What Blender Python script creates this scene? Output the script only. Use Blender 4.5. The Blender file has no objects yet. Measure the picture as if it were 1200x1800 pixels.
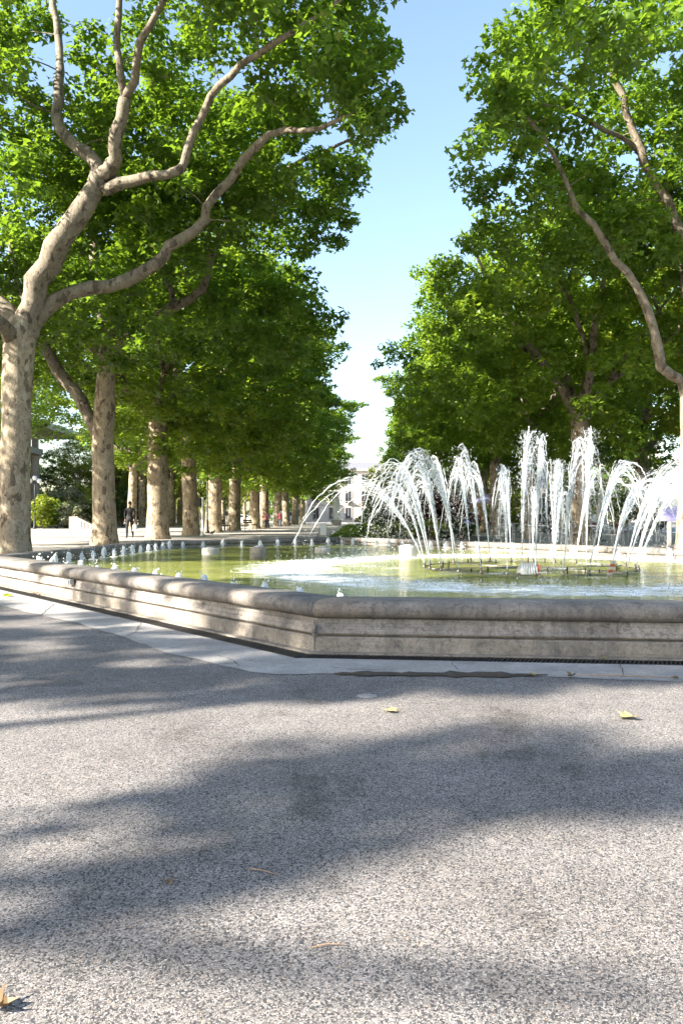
import bpy, bmesh, math, random
import numpy as np
from mathutils import Vector, Matrix

# ------------------------------------------------------------------ camera, sky, sun, exposure
SC = bpy.context.scene
COL = SC.collection
R = math.radians
CAM_Z = 1.05
cam_d = bpy.data.cameras.new('camera')
cam = bpy.data.objects.new('camera', cam_d)
COL.objects.link(cam)
cam.location = (0, 0, CAM_Z)
cam.rotation_euler = (R(90), 0, 0)
cam_d.sensor_fit = 'HORIZONTAL'
cam_d.sensor_width = 36
cam_d.lens = 40.5
cam_d.shift_y = 0.0075
cam_d.clip_start = 0.05
cam_d.clip_end = 3000
SC.camera = cam

SUN_EL, SUN_TRAVEL = 30.0, 25.0          # elevation; direction the light travels, degrees from +X towards +Y
world = bpy.data.worlds.new('World')
SC.world = world
world.use_nodes = True
wn = world.node_tree
bg = wn.nodes['Background']
sky = wn.nodes.new('ShaderNodeTexSky')
sky.sky_type = 'NISHITA'
sky.sun_disc = False
sky.sun_elevation = R(SUN_EL)
sky.sun_rotation = R(90 - (SUN_TRAVEL + 180))
sky.altitude = 50
sky.air_density = 1.15
sky.dust_density = 1.4
sky.ozone_density = 1.2
wn.links.new(sky.outputs[0], bg.inputs[0])
bg.inputs[1].default_value = 0.082
sun_d = bpy.data.lights.new('sun', 'SUN')
sun_d.energy = 5.0
sun_d.angle = R(0.53)
sun_d.color = (1.0, 0.93, 0.82)
sun = bpy.data.objects.new('sun', sun_d)
COL.objects.link(sun)
ldir = Vector((math.cos(R(SUN_TRAVEL)) * math.cos(R(SUN_EL)), math.sin(R(SUN_TRAVEL)) * math.cos(R(SUN_EL)), -math.sin(R(SUN_EL))))
sun.rotation_euler = ldir.to_track_quat('-Z', 'Y').to_euler()
sun.location = (-40, -10, 30)
SC.view_settings.view_transform = 'Standard'
SC.view_settings.look = 'None'
SC.view_settings.gamma = 1
SC.view_settings.use_curve_mapping = False
SC.view_settings.exposure = 2.32
SC.cycles.adaptive_threshold = 0.02
SC.cycles.max_bounces = 7
SC.cycles.diffuse_bounces = 3
SC.cycles.glossy_bounces = 3
SC.cycles.transmission_bounces = 4
SC.cycles.transparent_max_bounces = 16
SC.cycles.caustics_reflective = False
SC.cycles.caustics_refractive = False

F = 1350.0
Y0 = 909.0
def at(px, py, d):                        # where a direction of view meets the depth d
    return np.array([(px - 600) / F * d, d, CAM_Z - (py - Y0) / F * d])
def gx(px, d):
    return (px - 600) / F * d

# ------------------------------------------------------------------ materials
def new_mat(name):
    m = bpy.data.materials.new(name)
    m.use_nodes = True
    nt = m.node_tree
    b = nt.nodes['Principled BSDF']
    return m, nt, b
def nd(nt, t, **kw):
    n = nt.nodes.new(t)
    for k, v in kw.items():
        if k in n.inputs.keys() if isinstance(k, str) else False:
            n.inputs[k].default_value = v
        else:
            setattr(n, k, v)
    return n
def noise(nt, scale, detail=4, rough=0.55, vec=None, dist=0.0):
    n = nt.nodes.new('ShaderNodeTexNoise')
    n.inputs['Scale'].default_value = scale
    n.inputs['Detail'].default_value = detail
    n.inputs['Roughness'].default_value = rough
    n.inputs['Distortion'].default_value = dist
    if vec is not None: nt.links.new(vec, n.inputs['Vector'])
    return n.outputs['Fac']
def voro(nt, scale, vec=None, feature='F1', out='Distance'):
    n = nt.nodes.new('ShaderNodeTexVoronoi')
    n.feature = feature
    n.inputs['Scale'].default_value = scale
    if vec is not None: nt.links.new(vec, n.inputs['Vector'])
    return n.outputs[out]
def ramp(nt, fac, stops):
    n = nt.nodes.new('ShaderNodeValToRGB')
    els = n.color_ramp.elements
    while len(els) < len(stops): els.new(0.5)
    for e, (p, c) in zip(els, stops):
        e.position = p
        e.color = (*c, 1) if len(c) == 3 else c
    nt.links.new(fac, n.inputs[0])
    return n.outputs[0]
def g(v): return (v, v, v)
def mixc(nt, fac, a, b, mode='MIX'):
    n = nt.nodes.new('ShaderNodeMix')
    n.data_type = 'RGBA'
    n.blend_type = mode
    for s, v in ((n.inputs[0], fac), (n.inputs[6], a), (n.inputs[7], b)):
        if hasattr(v, 'is_linked'): nt.links.new(v, s)
        elif isinstance(v, tuple): s.default_value = (*v, 1)
        else: s.default_value = v
    return n.outputs[2]
def math_(nt, op, a, b=None, clamp=False):
    n = nt.nodes.new('ShaderNodeMath')
    n.operation = op
    n.use_clamp = clamp
    for s, v in ((n.inputs[0], a), (n.inputs[1], b)):
        if v is None: continue
        if hasattr(v, 'is_linked'): nt.links.new(v, s)
        else: s.default_value = v
    return n.outputs[0]
def bump(nt, b, h, strength=0.5, dist=0.01, normal=None):
    n = nt.nodes.new('ShaderNodeBump')
    n.inputs['Strength'].default_value = strength
    n.inputs['Distance'].default_value = dist
    nt.links.new(h, n.inputs['Height'])
    if normal is not None: nt.links.new(normal, n.inputs['Normal'])
    if b is not None: nt.links.new(n.outputs[0], b.inputs['Normal'])
    return n.outputs[0]
def pos(nt, obj=False):
    if obj:
        return nt.nodes.new('ShaderNodeTexCoord').outputs['Object']
    return nt.nodes.new('ShaderNodeNewGeometry').outputs['Position']
def scaled(nt, vec, s):
    n = nt.nodes.new('ShaderNodeMapping')
    n.inputs['Scale'].default_value = s
    nt.links.new(vec, n.inputs['Vector'])
    return n.outputs[0]

def mat_plain(name, col, rough=0.7, var=0.25, scale=6.0, metal=0.0, bumps=0.15):
    m, nt, b = new_mat(name)
    p = pos(nt, True)
    f = noise(nt, scale, 5, 0.6, p)
    c = ramp(nt, f, [(0.25, tuple(x * (1 - var) for x in col)), (0.75, tuple(min(1, x * (1 + var)) for x in col))])
    nt.links.new(c, b.inputs['Base Color'])
    b.inputs['Roughness'].default_value = rough
    b.inputs['Metallic'].default_value = metal
    if bumps: bump(nt, b, noise(nt, scale * 6, 4, 0.6, p), bumps, 0.01)
    return m

def mat_asphalt():
    m, nt, b = new_mat('chip_asphalt')
    p = pos(nt)
    flat = scaled(nt, p, (1, 1, 0))
    wob = nt.nodes.new('ShaderNodeVectorMath'); wob.operation = 'ADD'
    nn = nt.nodes.new('ShaderNodeTexNoise'); nn.inputs['Scale'].default_value = 90; nn.inputs['Detail'].default_value = 2
    nt.links.new(flat, nn.inputs['Vector'])
    sc = nt.nodes.new('ShaderNodeVectorMath'); sc.operation = 'SCALE'; sc.inputs['Scale'].default_value = 0.011
    nt.links.new(nn.outputs['Color'], sc.inputs[0])
    nt.links.new(flat, wob.inputs[0]); nt.links.new(sc.outputs[0], wob.inputs[1])
    v = wob.outputs[0]
    d1 = voro(nt, 195, v, 'DISTANCE_TO_EDGE')
    cid = voro(nt, 195, v, 'F1', 'Color')
    sep = nt.nodes.new('ShaderNodeSeparateColor'); nt.links.new(cid, sep.inputs[0])
    stone = ramp(nt, sep.outputs[0], [(0.0, (0.11, 0.102, 0.097)), (0.14, (0.20, 0.183, 0.17)), (0.45, (0.29, 0.263, 0.243)), (0.75, (0.345, 0.315, 0.29)), (0.95, (0.45, 0.415, 0.385)), (1.0, (0.42, 0.30, 0.20))])
    gap = ramp(nt, d1, [(0.0, g(0.15)), (0.11, g(1.0))])
    sunk = ramp(nt, sep.outputs[1], [(0.15, g(0.10)), (0.24, g(1.0))])
    gapm = math_(nt, 'MULTIPLY', gap, sunk)
    c = mixc(nt, gapm, (0.036, 0.037, 0.041), stone)
    big = noise(nt, 0.9, 5, 0.6, flat)
    c = mixc(nt, 1.0, c, ramp(nt, big, [(0.28, (0.66, 0.65, 0.64)), (0.5, g(0.95)), (0.72, g(1.18))]), 'MULTIPLY')
    stn = noise(nt, 1.9, 6, 0.68, flat, 0.4)
    c = mixc(nt, 1.0, c, ramp(nt, stn, [(0.36, (0.72, 0.71, 0.70)), (0.42, g(1.0)), (0.60, g(1.0)), (0.70, (1.14, 1.12, 1.09))]), 'MULTIPLY')
    med = noise(nt, 9, 4, 0.6, flat)
    c = mixc(nt, 1.0, c, ramp(nt, med, [(0.3, g(0.86)), (0.7, g(1.1))]), 'MULTIPLY')
    nt.links.new(c, b.inputs['Base Color'])
    b.inputs['Roughness'].default_value = 0.8
    b.inputs['Specular IOR Level'].default_value = 0.3
    n1 = bump(nt, None, math_(nt, 'ADD', math_(nt, 'MULTIPLY', gapm, 1.0), math_(nt, 'MULTIPLY', noise(nt, 260, 2, 0.5, flat), 0.5)), 0.9, 0.0022)
    bump(nt, b, noise(nt, 2.2, 3, 0.5, flat), 0.25, 0.03, n1)
    return m

def mat_concrete(name, dark=(0.30, 0.28, 0.26), light=(0.50, 0.47, 0.43), stain=0.0, scale=1.0):
    m, nt, b = new_mat(name)
    p = pos(nt)
    f = noise(nt, 2.3 * scale, 8, 0.65, p)
    c = ramp(nt, f, [(0.28, dark), (0.72, light)])
    sp = noise(nt, 60 * scale, 4, 0.7, p)
    c = mixc(nt, 1.0, c, ramp(nt, sp, [(0.25, g(0.6)), (0.5, g(1.0)), (0.8, g(1.15))]), 'MULTIPLY')
    pit = voro(nt, 45 * scale, p)
    c = mixc(nt, math_(nt, 'MULTIPLY', ramp(nt, pit, [(0.06, g(1.0)), (0.16, g(0.0))]), 0.4), c, (0.08, 0.075, 0.07))
    if stain:
        # runs and black crust: streaks drawn out vertically, and long horizontal tide marks
        st = noise(nt, 1.0, 6, 0.7, scaled(nt, p, (3.2, 3.2, 0.6)))
        c = mixc(nt, math_(nt, 'MULTIPLY', ramp(nt, st, [(0.48, g(0.0)), (0.72, g(1.0))]), stain), c, (0.075, 0.07, 0.065))
        hz = noise(nt, 1.0, 5, 0.7, scaled(nt, p, (0.5, 0.5, 26)))
        c = mixc(nt, math_(nt, 'MULTIPLY', ramp(nt, hz, [(0.5, g(0.0)), (0.68, g(1.0))]), stain * 0.6), c, (0.11, 0.105, 0.10))
        bl = noise(nt, 7, 7, 0.75, p)
        c = mixc(nt, math_(nt, 'MULTIPLY', ramp(nt, bl, [(0.54, g(0.0)), (0.64, g(1.0))]), stain * 0.75), c, (0.06, 0.055, 0.05))
        fc = noise(nt, 26, 6, 0.75, p)
        c = mixc(nt, math_(nt, 'MULTIPLY', ramp(nt, fc, [(0.50, g(0.0)), (0.62, g(1.0))]), stain * 0.6), c, (0.07, 0.062, 0.055))
    nt.links.new(c, b.inputs['Base Color'])
    b.inputs['Roughness'].default_value = 0.85
    n1 = bump(nt, None, sp, 0.35, 0.008)
    bump(nt, b, noise(nt, 7 * scale, 5, 0.6, p), 0.35, 0.03, n1)
    return m

def mat_bark(name='plane_bark', tint=(0.84, 0.77, 0.69)):
    m, nt, b = new_mat(name)
    p = pos(nt)
    v = scaled(nt, p, (1, 1, 0.55))
    n1 = noise(nt, 3.6, 5, 0.66, v, 0.9)
    c = ramp(nt, n1, [(0.36, (0.085, 0.062, 0.042)), (0.44, (0.15, 0.115, 0.08)), (0.455, (0.22, 0.18, 0.13)), (0.53, (0.27, 0.225, 0.165)), (0.545, (0.36, 0.31, 0.23)), (0.70, (0.46, 0.41, 0.32))])
    dn = nt.nodes.new('ShaderNodeTexNoise'); dn.inputs['Scale'].default_value = 5; dn.inputs['Detail'].default_value = 4
    nt.links.new(v, dn.inputs['Vector'])
    ds = nt.nodes.new('ShaderNodeVectorMath'); ds.operation = 'SCALE'; ds.inputs['Scale'].default_value = 0.22
    nt.links.new(dn.outputs['Color'], ds.inputs[0])
    da = nt.nodes.new('ShaderNodeVectorMath'); da.operation = 'ADD'
    nt.links.new(v, da.inputs[0]); nt.links.new(ds.outputs[0], da.inputs[1])
    ps = nt.nodes.new('ShaderNodeSeparateColor'); nt.links.new(voro(nt, 8.5, da.outputs[0], 'F1', 'Color'), ps.inputs[0])
    pr_ = nt.nodes.new('ShaderNodeValToRGB'); pr_.color_ramp.interpolation = 'CONSTANT'
    for e_, (q_, c_) in zip([pr_.color_ramp.elements[0], pr_.color_ramp.elements[1]] + [pr_.color_ramp.elements.new(x_) for x_ in (0.5, 0.7, 0.88)], ((0.0, (0.42, 0.37, 0.28)), (0.3, (0.25, 0.21, 0.15)), (0.5, (0.33, 0.29, 0.215)), (0.7, (0.115, 0.088, 0.06)), (0.88, (0.50, 0.46, 0.37)))):
        e_.position = q_; e_.color = (*c_, 1)
    nt.links.new(ps.outputs[0], pr_.inputs[0])
    c = mixc(nt, 0.68, c, pr_.outputs[0])
    n2 = noise(nt, 19, 5, 0.7, v, 0.8)
    c = mixc(nt, ramp(nt, n2, [(0.52, g(0.0)), (0.60, g(0.6))]), c, (0.10, 0.074, 0.05))
    n3 = noise(nt, 12, 3, 0.5, v, 0.5)
    c = mixc(nt, ramp(nt, n3, [(0.60, g(0.0)), (0.64, g(0.55))]), c, (0.44, 0.40, 0.31))
    c = mixc(nt, 1.0, c, tint, 'MULTIPLY')
    nt.links.new(c, b.inputs['Base Color'])
    b.inputs['Roughness'].default_value = 0.85
    nb = bump(nt, None, n2, 0.6, 0.03)
    bump(nt, b, noise(nt, 40, 4, 0.7, v), 0.5, 0.012, nb)
    return m

def mat_leaf(name, dark, light, trans, tmix=0.42, scale=0.45):
    m = bpy.data.materials.new(name)
    m.use_nodes = True
    nt = m.node_tree
    for n in list(nt.nodes):
        if n.type != 'OUTPUT_MATERIAL': nt.nodes.remove(n)
    out = [n for n in nt.nodes if n.type == 'OUTPUT_MATERIAL'][0]
    geo = nt.nodes.new('ShaderNodeNewGeometry')
    rnd = geo.outputs['Random Per Island']
    big = noise(nt, scale, 2, 0.5, geo.outputs['Position'])
    f = math_(nt, 'ADD', math_(nt, 'MULTIPLY', rnd, 0.5), math_(nt, 'MULTIPLY', big, 0.75))
    c = ramp(nt, f, [(0.2, dark), (0.85, light)])
    c = mixc(nt, ramp(nt, rnd, [(0.955, g(0.0)), (0.965, g(0.8))]), c, tuple(min(1, x * k) for x, k in zip(light, (1.9, 1.25, 1.2))))
    t = mixc(nt, rnd, trans, tuple(x * 0.72 for x in trans))
    df = nt.nodes.new('ShaderNodeBsdfDiffuse'); nt.links.new(c, df.inputs['Color'])
    tr = nt.nodes.new('ShaderNodeBsdfTranslucent'); nt.links.new(t, tr.inputs['Color'])
    mx = nt.nodes.new('ShaderNodeMixShader'); mx.inputs[0].default_value = tmix
    nt.links.new(df.outputs[0], mx.inputs[1]); nt.links.new(tr.outputs[0], mx.inputs[2])
    gl = nt.nodes.new('ShaderNodeBsdfGlossy'); gl.inputs['Roughness'].default_value = 0.42
    gl.inputs['Color'].default_value = (0.9, 0.95, 0.9, 1)
    m2 = nt.nodes.new('ShaderNodeMixShader')
    m2.inputs[0].default_value = 0.035
    nt.links.new(mx.outputs[0], m2.inputs[1]); nt.links.new(gl.outputs[0], m2.inputs[2])
    nt.links.new(m2.outputs[0], out.inputs['Surface'])
    return m

RING = (3.15, 13.0)                       # the nozzle ring's centre
def mat_water():
    m = bpy.data.materials.new('pool_water')
    m.use_nodes = True
    nt = m.node_tree
    for n in list(nt.nodes):
        if n.type != 'OUTPUT_MATERIAL': nt.nodes.remove(n)
    out = [n for n in nt.nodes if n.type == 'OUTPUT_MATERIAL'][0]
    p = pos(nt)
    w1 = noise(nt, 5.5, 3, 0.55, p, 0.4)
    w2 = noise(nt, 17, 3, 0.6, p, 0.3)
    w3 = noise(nt, 1.4, 2, 0.5, p)
    h = math_(nt, 'ADD', math_(nt, 'ADD', w1, math_(nt, 'MULTIPLY', w2, 0.35)), math_(nt, 'MULTIPLY', w3, 0.8))
    bn = nt.nodes.new('ShaderNodeBump'); bn.inputs['Strength'].default_value = 0.6; bn.inputs['Distance'].default_value = 0.05
    nt.links.new(h, bn.inputs['Height'])
    tr = nt.nodes.new('ShaderNodeBsdfTransparent'); tr.inputs['Color'].default_value = (0.80, 0.88, 0.62, 1)
    gl = nt.nodes.new('ShaderNodeBsdfGlossy'); gl.inputs['Roughness'].default_value = 0.03
    nt.links.new(bn.outputs[0], gl.inputs['Normal'])
    fr = nt.nodes.new('ShaderNodeFresnel'); fr.inputs['IOR'].default_value = 1.33
    nt.links.new(bn.outputs[0], fr.inputs['Normal'])
    # a little green scum in the water body
    df = nt.nodes.new('ShaderNodeBsdfDiffuse')
    nt.links.new(ramp(nt, noise(nt, 0.7, 4, 0.6, scaled(nt, p, (0.6, 1.2, 1))), [(0.3, (0.14, 0.18, 0.035)), (0.7, (0.40, 0.41, 0.11))]), df.inputs['Color'])
    body = nt.nodes.new('ShaderNodeMixShader'); body.inputs[0].default_value = 0.6
    nt.links.new(tr.outputs[0], body.inputs[1]); nt.links.new(df.outputs[0], body.inputs[2])
    wm = nt.nodes.new('ShaderNodeMixShader'); nt.links.new(math_(nt, 'MULTIPLY', fr.outputs[0], 0.75), wm.inputs[0])
    nt.links.new(body.outputs[0], wm.inputs[1]); nt.links.new(gl.outputs[0], wm.inputs[2])
    # foam where the jets come down, thinning away from the ring of falling water
    sub = nt.nodes.new('ShaderNodeVectorMath'); sub.operation = 'DISTANCE'
    sub.inputs[1].default_value = (RING[0], RING[1], 0.19)
    nt.links.new(p, sub.inputs[0])
    rad = ramp(nt, math_(nt, 'MULTIPLY', sub.outputs['Value'], 0.1), [(0.0, g(0.25)), (0.28, g(0.35)), (0.38, g(0.74)), (0.44, g(0.72)), (0.55, g(0.14)), (0.70, g(0.0))])
    fn = noise(nt, 3.2, 8, 0.78, scaled(nt, p, (0.7, 1.3, 1)), 0.6)
    fm = math_(nt, 'SUBTRACT', math_(nt, 'ADD', fn, math_(nt, 'MULTIPLY', rad, 0.55)), 0.78)
    fm = math_(nt, 'MULTIPLY', fm, 4.5, True)
    fd = nt.nodes.new('ShaderNodeBsdfDiffuse'); fd.inputs['Color'].default_value = (0.82, 0.85, 0.84, 1)
    fin = nt.nodes.new('ShaderNodeMixShader'); nt.links.new(fm, fin.inputs[0])
    nt.links.new(wm.outputs[0], fin.inputs[1]); nt.links.new(fd.outputs[0], fin.inputs[2])
    nt.links.new(fin.outputs[0], out.inputs['Surface'])
    return m
def mat_spray():
    m = bpy.data.materials.new('spray_water')
    m.use_nodes = True
    nt = m.node_tree
    for n in list(nt.nodes):
        if n.type != 'OUTPUT_MATERIAL': nt.nodes.remove(n)
    out = [n for n in nt.nodes if n.type == 'OUTPUT_MATERIAL'][0]
    df = nt.nodes.new('ShaderNodeBsdfDiffuse'); df.inputs['Color'].default_value = (0.78, 0.80, 0.82, 1)
    tl = nt.nodes.new('ShaderNodeBsdfTranslucent'); tl.inputs['Color'].default_value = (0.78, 0.80, 0.82, 1)
    gl = nt.nodes.new('ShaderNodeBsdfGlossy'); gl.inputs['Roughness'].default_value = 0.12
    tp = nt.nodes.new('ShaderNodeBsdfTransparent'); tp.inputs['Color'].default_value = (0.96, 0.98, 1, 1)
    a = nt.nodes.new('ShaderNodeMixShader'); a.inputs[0].default_value = 0.5
    nt.links.new(df.outputs[0], a.inputs[1]); nt.links.new(tl.outputs[0], a.inputs[2])
    b = nt.nodes.new('ShaderNodeMixShader'); b.inputs[0].default_value = 0.15
    nt.links.new(a.outputs[0], b.inputs[1]); nt.links.new(gl.outputs[0], b.inputs[2])
    c = nt.nodes.new('ShaderNodeMixShader')
    nz = noise(nt, 14, 3, 0.6, scaled(nt, pos(nt), (1, 1, 0.35)))
    nt.links.new(ramp(nt, nz, [(0.3, g(0.80)), (0.7, g(0.40))]), c.inputs[0])
    nt.links.new(b.outputs[0], c.inputs[1]); nt.links.new(tp.outputs[0], c.inputs[2])
    nt.links.new(c.outputs[0], out.inputs['Surface'])
    return m

M = {}
M['asphalt'] = mat_asphalt()
M['path'] = mat_concrete('pale_path', (0.26, 0.235, 0.21), (0.38, 0.35, 0.315))
M['strip'] = mat_concrete('concrete_apron', (0.22, 0.21, 0.20), (0.38, 0.36, 0.335), 0.3)
M['coping'] = mat_concrete('coping_stone', (0.125, 0.108, 0.09), (0.29, 0.25, 0.21), 1.0)
M['wallstone'] = mat_concrete('basin_stone', (0.21, 0.185, 0.16), (0.39, 0.345, 0.30), 0.9)
M['plinth'] = mat_concrete('plinth_stone', (0.18, 0.153, 0.12), (0.34, 0.295, 0.24), 0.8)
M['palestone'] = mat_concrete('pale_stone', (0.34, 0.31, 0.27), (0.50, 0.46, 0.40), 0.3)
M['facade'] = mat_concrete('facade_stone', (0.58, 0.53, 0.46), (0.70, 0.65, 0.57), 0.05, 0.3)
M['slate'] = mat_plain('slate_roof', (0.15, 0.15, 0.17), 0.6, 0.3, 3)
M['algae'] = mat_plain('algae_floor', (0.36, 0.40, 0.06), 0.9, 0.5, 1.1)
M['black'] = mat_plain('trench_dark', (0.03, 0.03, 0.03), 0.9, 0.3, 8)
M['iron'] = mat_plain('cast_iron', (0.045, 0.042, 0.04), 0.55, 0.4, 20, 0.6)
M['pipe'] = mat_plain('wet_pipe', (0.10, 0.09, 0.065), 0.35, 0.5, 15, 0.4)
M['dirt'] = mat_plain('damp_dirt', (0.045, 0.033, 0.022), 0.95, 0.5, 14, 0, 0.6)
M['bark'] = mat_bark()
M['bark_shade'] = mat_bark('shaded_bark', (0.52, 0.49, 0.46))  # trunk bark darkened, putting the limbs' shade into their colour
M['leaf'] = mat_leaf('plane_leaf', (0.013, 0.040, 0.006), (0.115, 0.20, 0.02), (0.27, 0.44, 0.025), 0.42, 1.0)
M['leaf_l'] = mat_leaf('light_plane_leaf', (0.018, 0.050, 0.007), (0.155, 0.25, 0.022), (0.36, 0.51, 0.028), 0.44, 1.0)
M['leaf_y'] = mat_leaf('yellow_green_leaf', (0.07, 0.125, 0.01), (0.21, 0.275, 0.028), (0.46, 0.54, 0.03))
M['leaf_d'] = mat_leaf('dark_leaf', (0.012, 0.035, 0.008), (0.045, 0.09, 0.015), (0.11, 0.19, 0.02))
M['leaf_p'] = mat_leaf('purple_leaf', (0.025, 0.008, 0.014), (0.085, 0.022, 0.03), (0.16, 0.03, 0.03))
M['leaf_r'] = mat_leaf('red_leaf', (0.30, 0.05, 0.015), (0.50, 0.14, 0.03), (0.5, 0.14, 0.03))
M['leaf_g'] = mat_leaf('grey_leaf', (0.12, 0.14, 0.09), (0.28, 0.30, 0.19), (0.25, 0.28, 0.12))
M['fallen'] = mat_leaf('fallen_leaf', (0.17, 0.165, 0.075), (0.32, 0.29, 0.14), (0.2, 0.2, 0.06), 0.12, 9)
M['fallen_b'] = mat_leaf('brown_leaf', (0.10, 0.062, 0.032), (0.20, 0.125, 0.06), (0.12, 0.07, 0.03), 0.1, 9)
M['grass'] = mat_leaf('grass_blade', (0.06, 0.12, 0.015), (0.14, 0.21, 0.03), (0.25, 0.34, 0.04), 0.35, 0.3)
M['lawn'] = mat_plain('lawn_soil', (0.07, 0.11, 0.025), 0.95, 0.4, 3)
M['water'] = mat_water()
M['spray'] = mat_spray()
def mat_foam():
    m, nt, b = new_mat('bubbling_foam')
    out = [n for n in nt.nodes if n.type == 'OUTPUT_MATERIAL'][0]
    b.inputs['Base Color'].default_value = (0.86, 0.88, 0.89, 1); b.inputs['Roughness'].default_value = 0.25
    tl = nt.nodes.new('ShaderNodeBsdfTranslucent'); tl.inputs['Color'].default_value = (0.9, 0.92, 0.93, 1)
    mx = nt.nodes.new('ShaderNodeMixShader'); mx.inputs[0].default_value = 0.4
    nt.links.new(b.outputs[0], mx.inputs[1]); nt.links.new(tl.outputs[0], mx.inputs[2]); nt.links.new(mx.outputs[0], out.inputs['Surface'])
    bump(nt, b, noise(nt, 60, 3, 0.6, pos(nt)), 0.8, 0.02)
    return m
M['foam'] = mat_foam()
M['white'] = mat_plain('white_paint', (0.74, 0.74, 0.73), 0.5, 0.06, 3, 0, 0.05)
M['greymetal'] = mat_plain('grey_metal', (0.42, 0.42, 0.42), 0.45, 0.15, 8, 0.3, 0.05)
M['glass'] = mat_plain('dark_glass', (0.03, 0.04, 0.055), 0.08, 0.2, 3, 0, 0)
M['rubber'] = mat_plain('tyre_rubber', (0.02, 0.02, 0.02), 0.85, 0.2, 10)
M['carwhite'] = mat_plain('car_white', (0.70, 0.72, 0.74), 0.25, 0.04, 2, 0, 0)
M['cardark'] = mat_plain('car_dark', (0.035, 0.04, 0.05), 0.25, 0.1, 2, 0, 0)
M['carblue'] = mat_plain('car_blue', (0.10, 0.14, 0.30), 0.25, 0.1, 2, 0, 0)
M['globe'] = mat_plain('opal_glass', (0.78, 0.80, 0.82), 0.25, 0.05, 3, 0, 0)
M['blackcloth'] = mat_plain('black_cloth', (0.012, 0.012, 0.016), 0.9, 0.3, 9)
M['redcloth'] = mat_plain('dark_red_cloth', (0.14, 0.02, 0.03), 0.9, 0.3, 9)
M['pinkcloth'] = mat_plain('pink_cloth', (0.55, 0.22, 0.24), 0.9, 0.2, 9)
M['denim'] = mat_plain('denim', (0.06, 0.075, 0.12), 0.9, 0.3, 12)
M['skin'] = mat_plain('skin', (0.46, 0.27, 0.19), 0.55, 0.12, 12, 0, 0.05)
M['hair'] = mat_plain('dark_hair', (0.018, 0.014, 0.012), 0.7, 0.3, 30)
M['rust'] = mat_plain('rusty_red', (0.30, 0.07, 0.03), 0.7, 0.5, 18)
M['wetwhite'] = mat_plain('wet_white_casing', (0.34, 0.34, 0.33), 0.25, 0.5, 14)
M['wood'] = mat_plain('bench_wood', (0.10, 0.06, 0.035), 0.7, 0.35, 9)
M['bluecanvas'] = mat_plain('lavender_canvas', (0.36, 0.37, 0.62), 0.85, 0.12, 5)
M['greycanvas'] = mat_plain('grey_canvas', (0.30, 0.31, 0.30), 0.85, 0.15, 5)
M['violet'] = mat_plain('violet_print', (0.30, 0.28, 0.55), 0.5, 0.3, 14, 0, 0)
M['pigeon'] = mat_plain('pigeon_grey', (0.07, 0.075, 0.085), 0.7, 0.4, 30)
M['straw'] = mat_plain('dry_twig', (0.30, 0.20, 0.12), 0.8, 0.3, 40)

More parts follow.
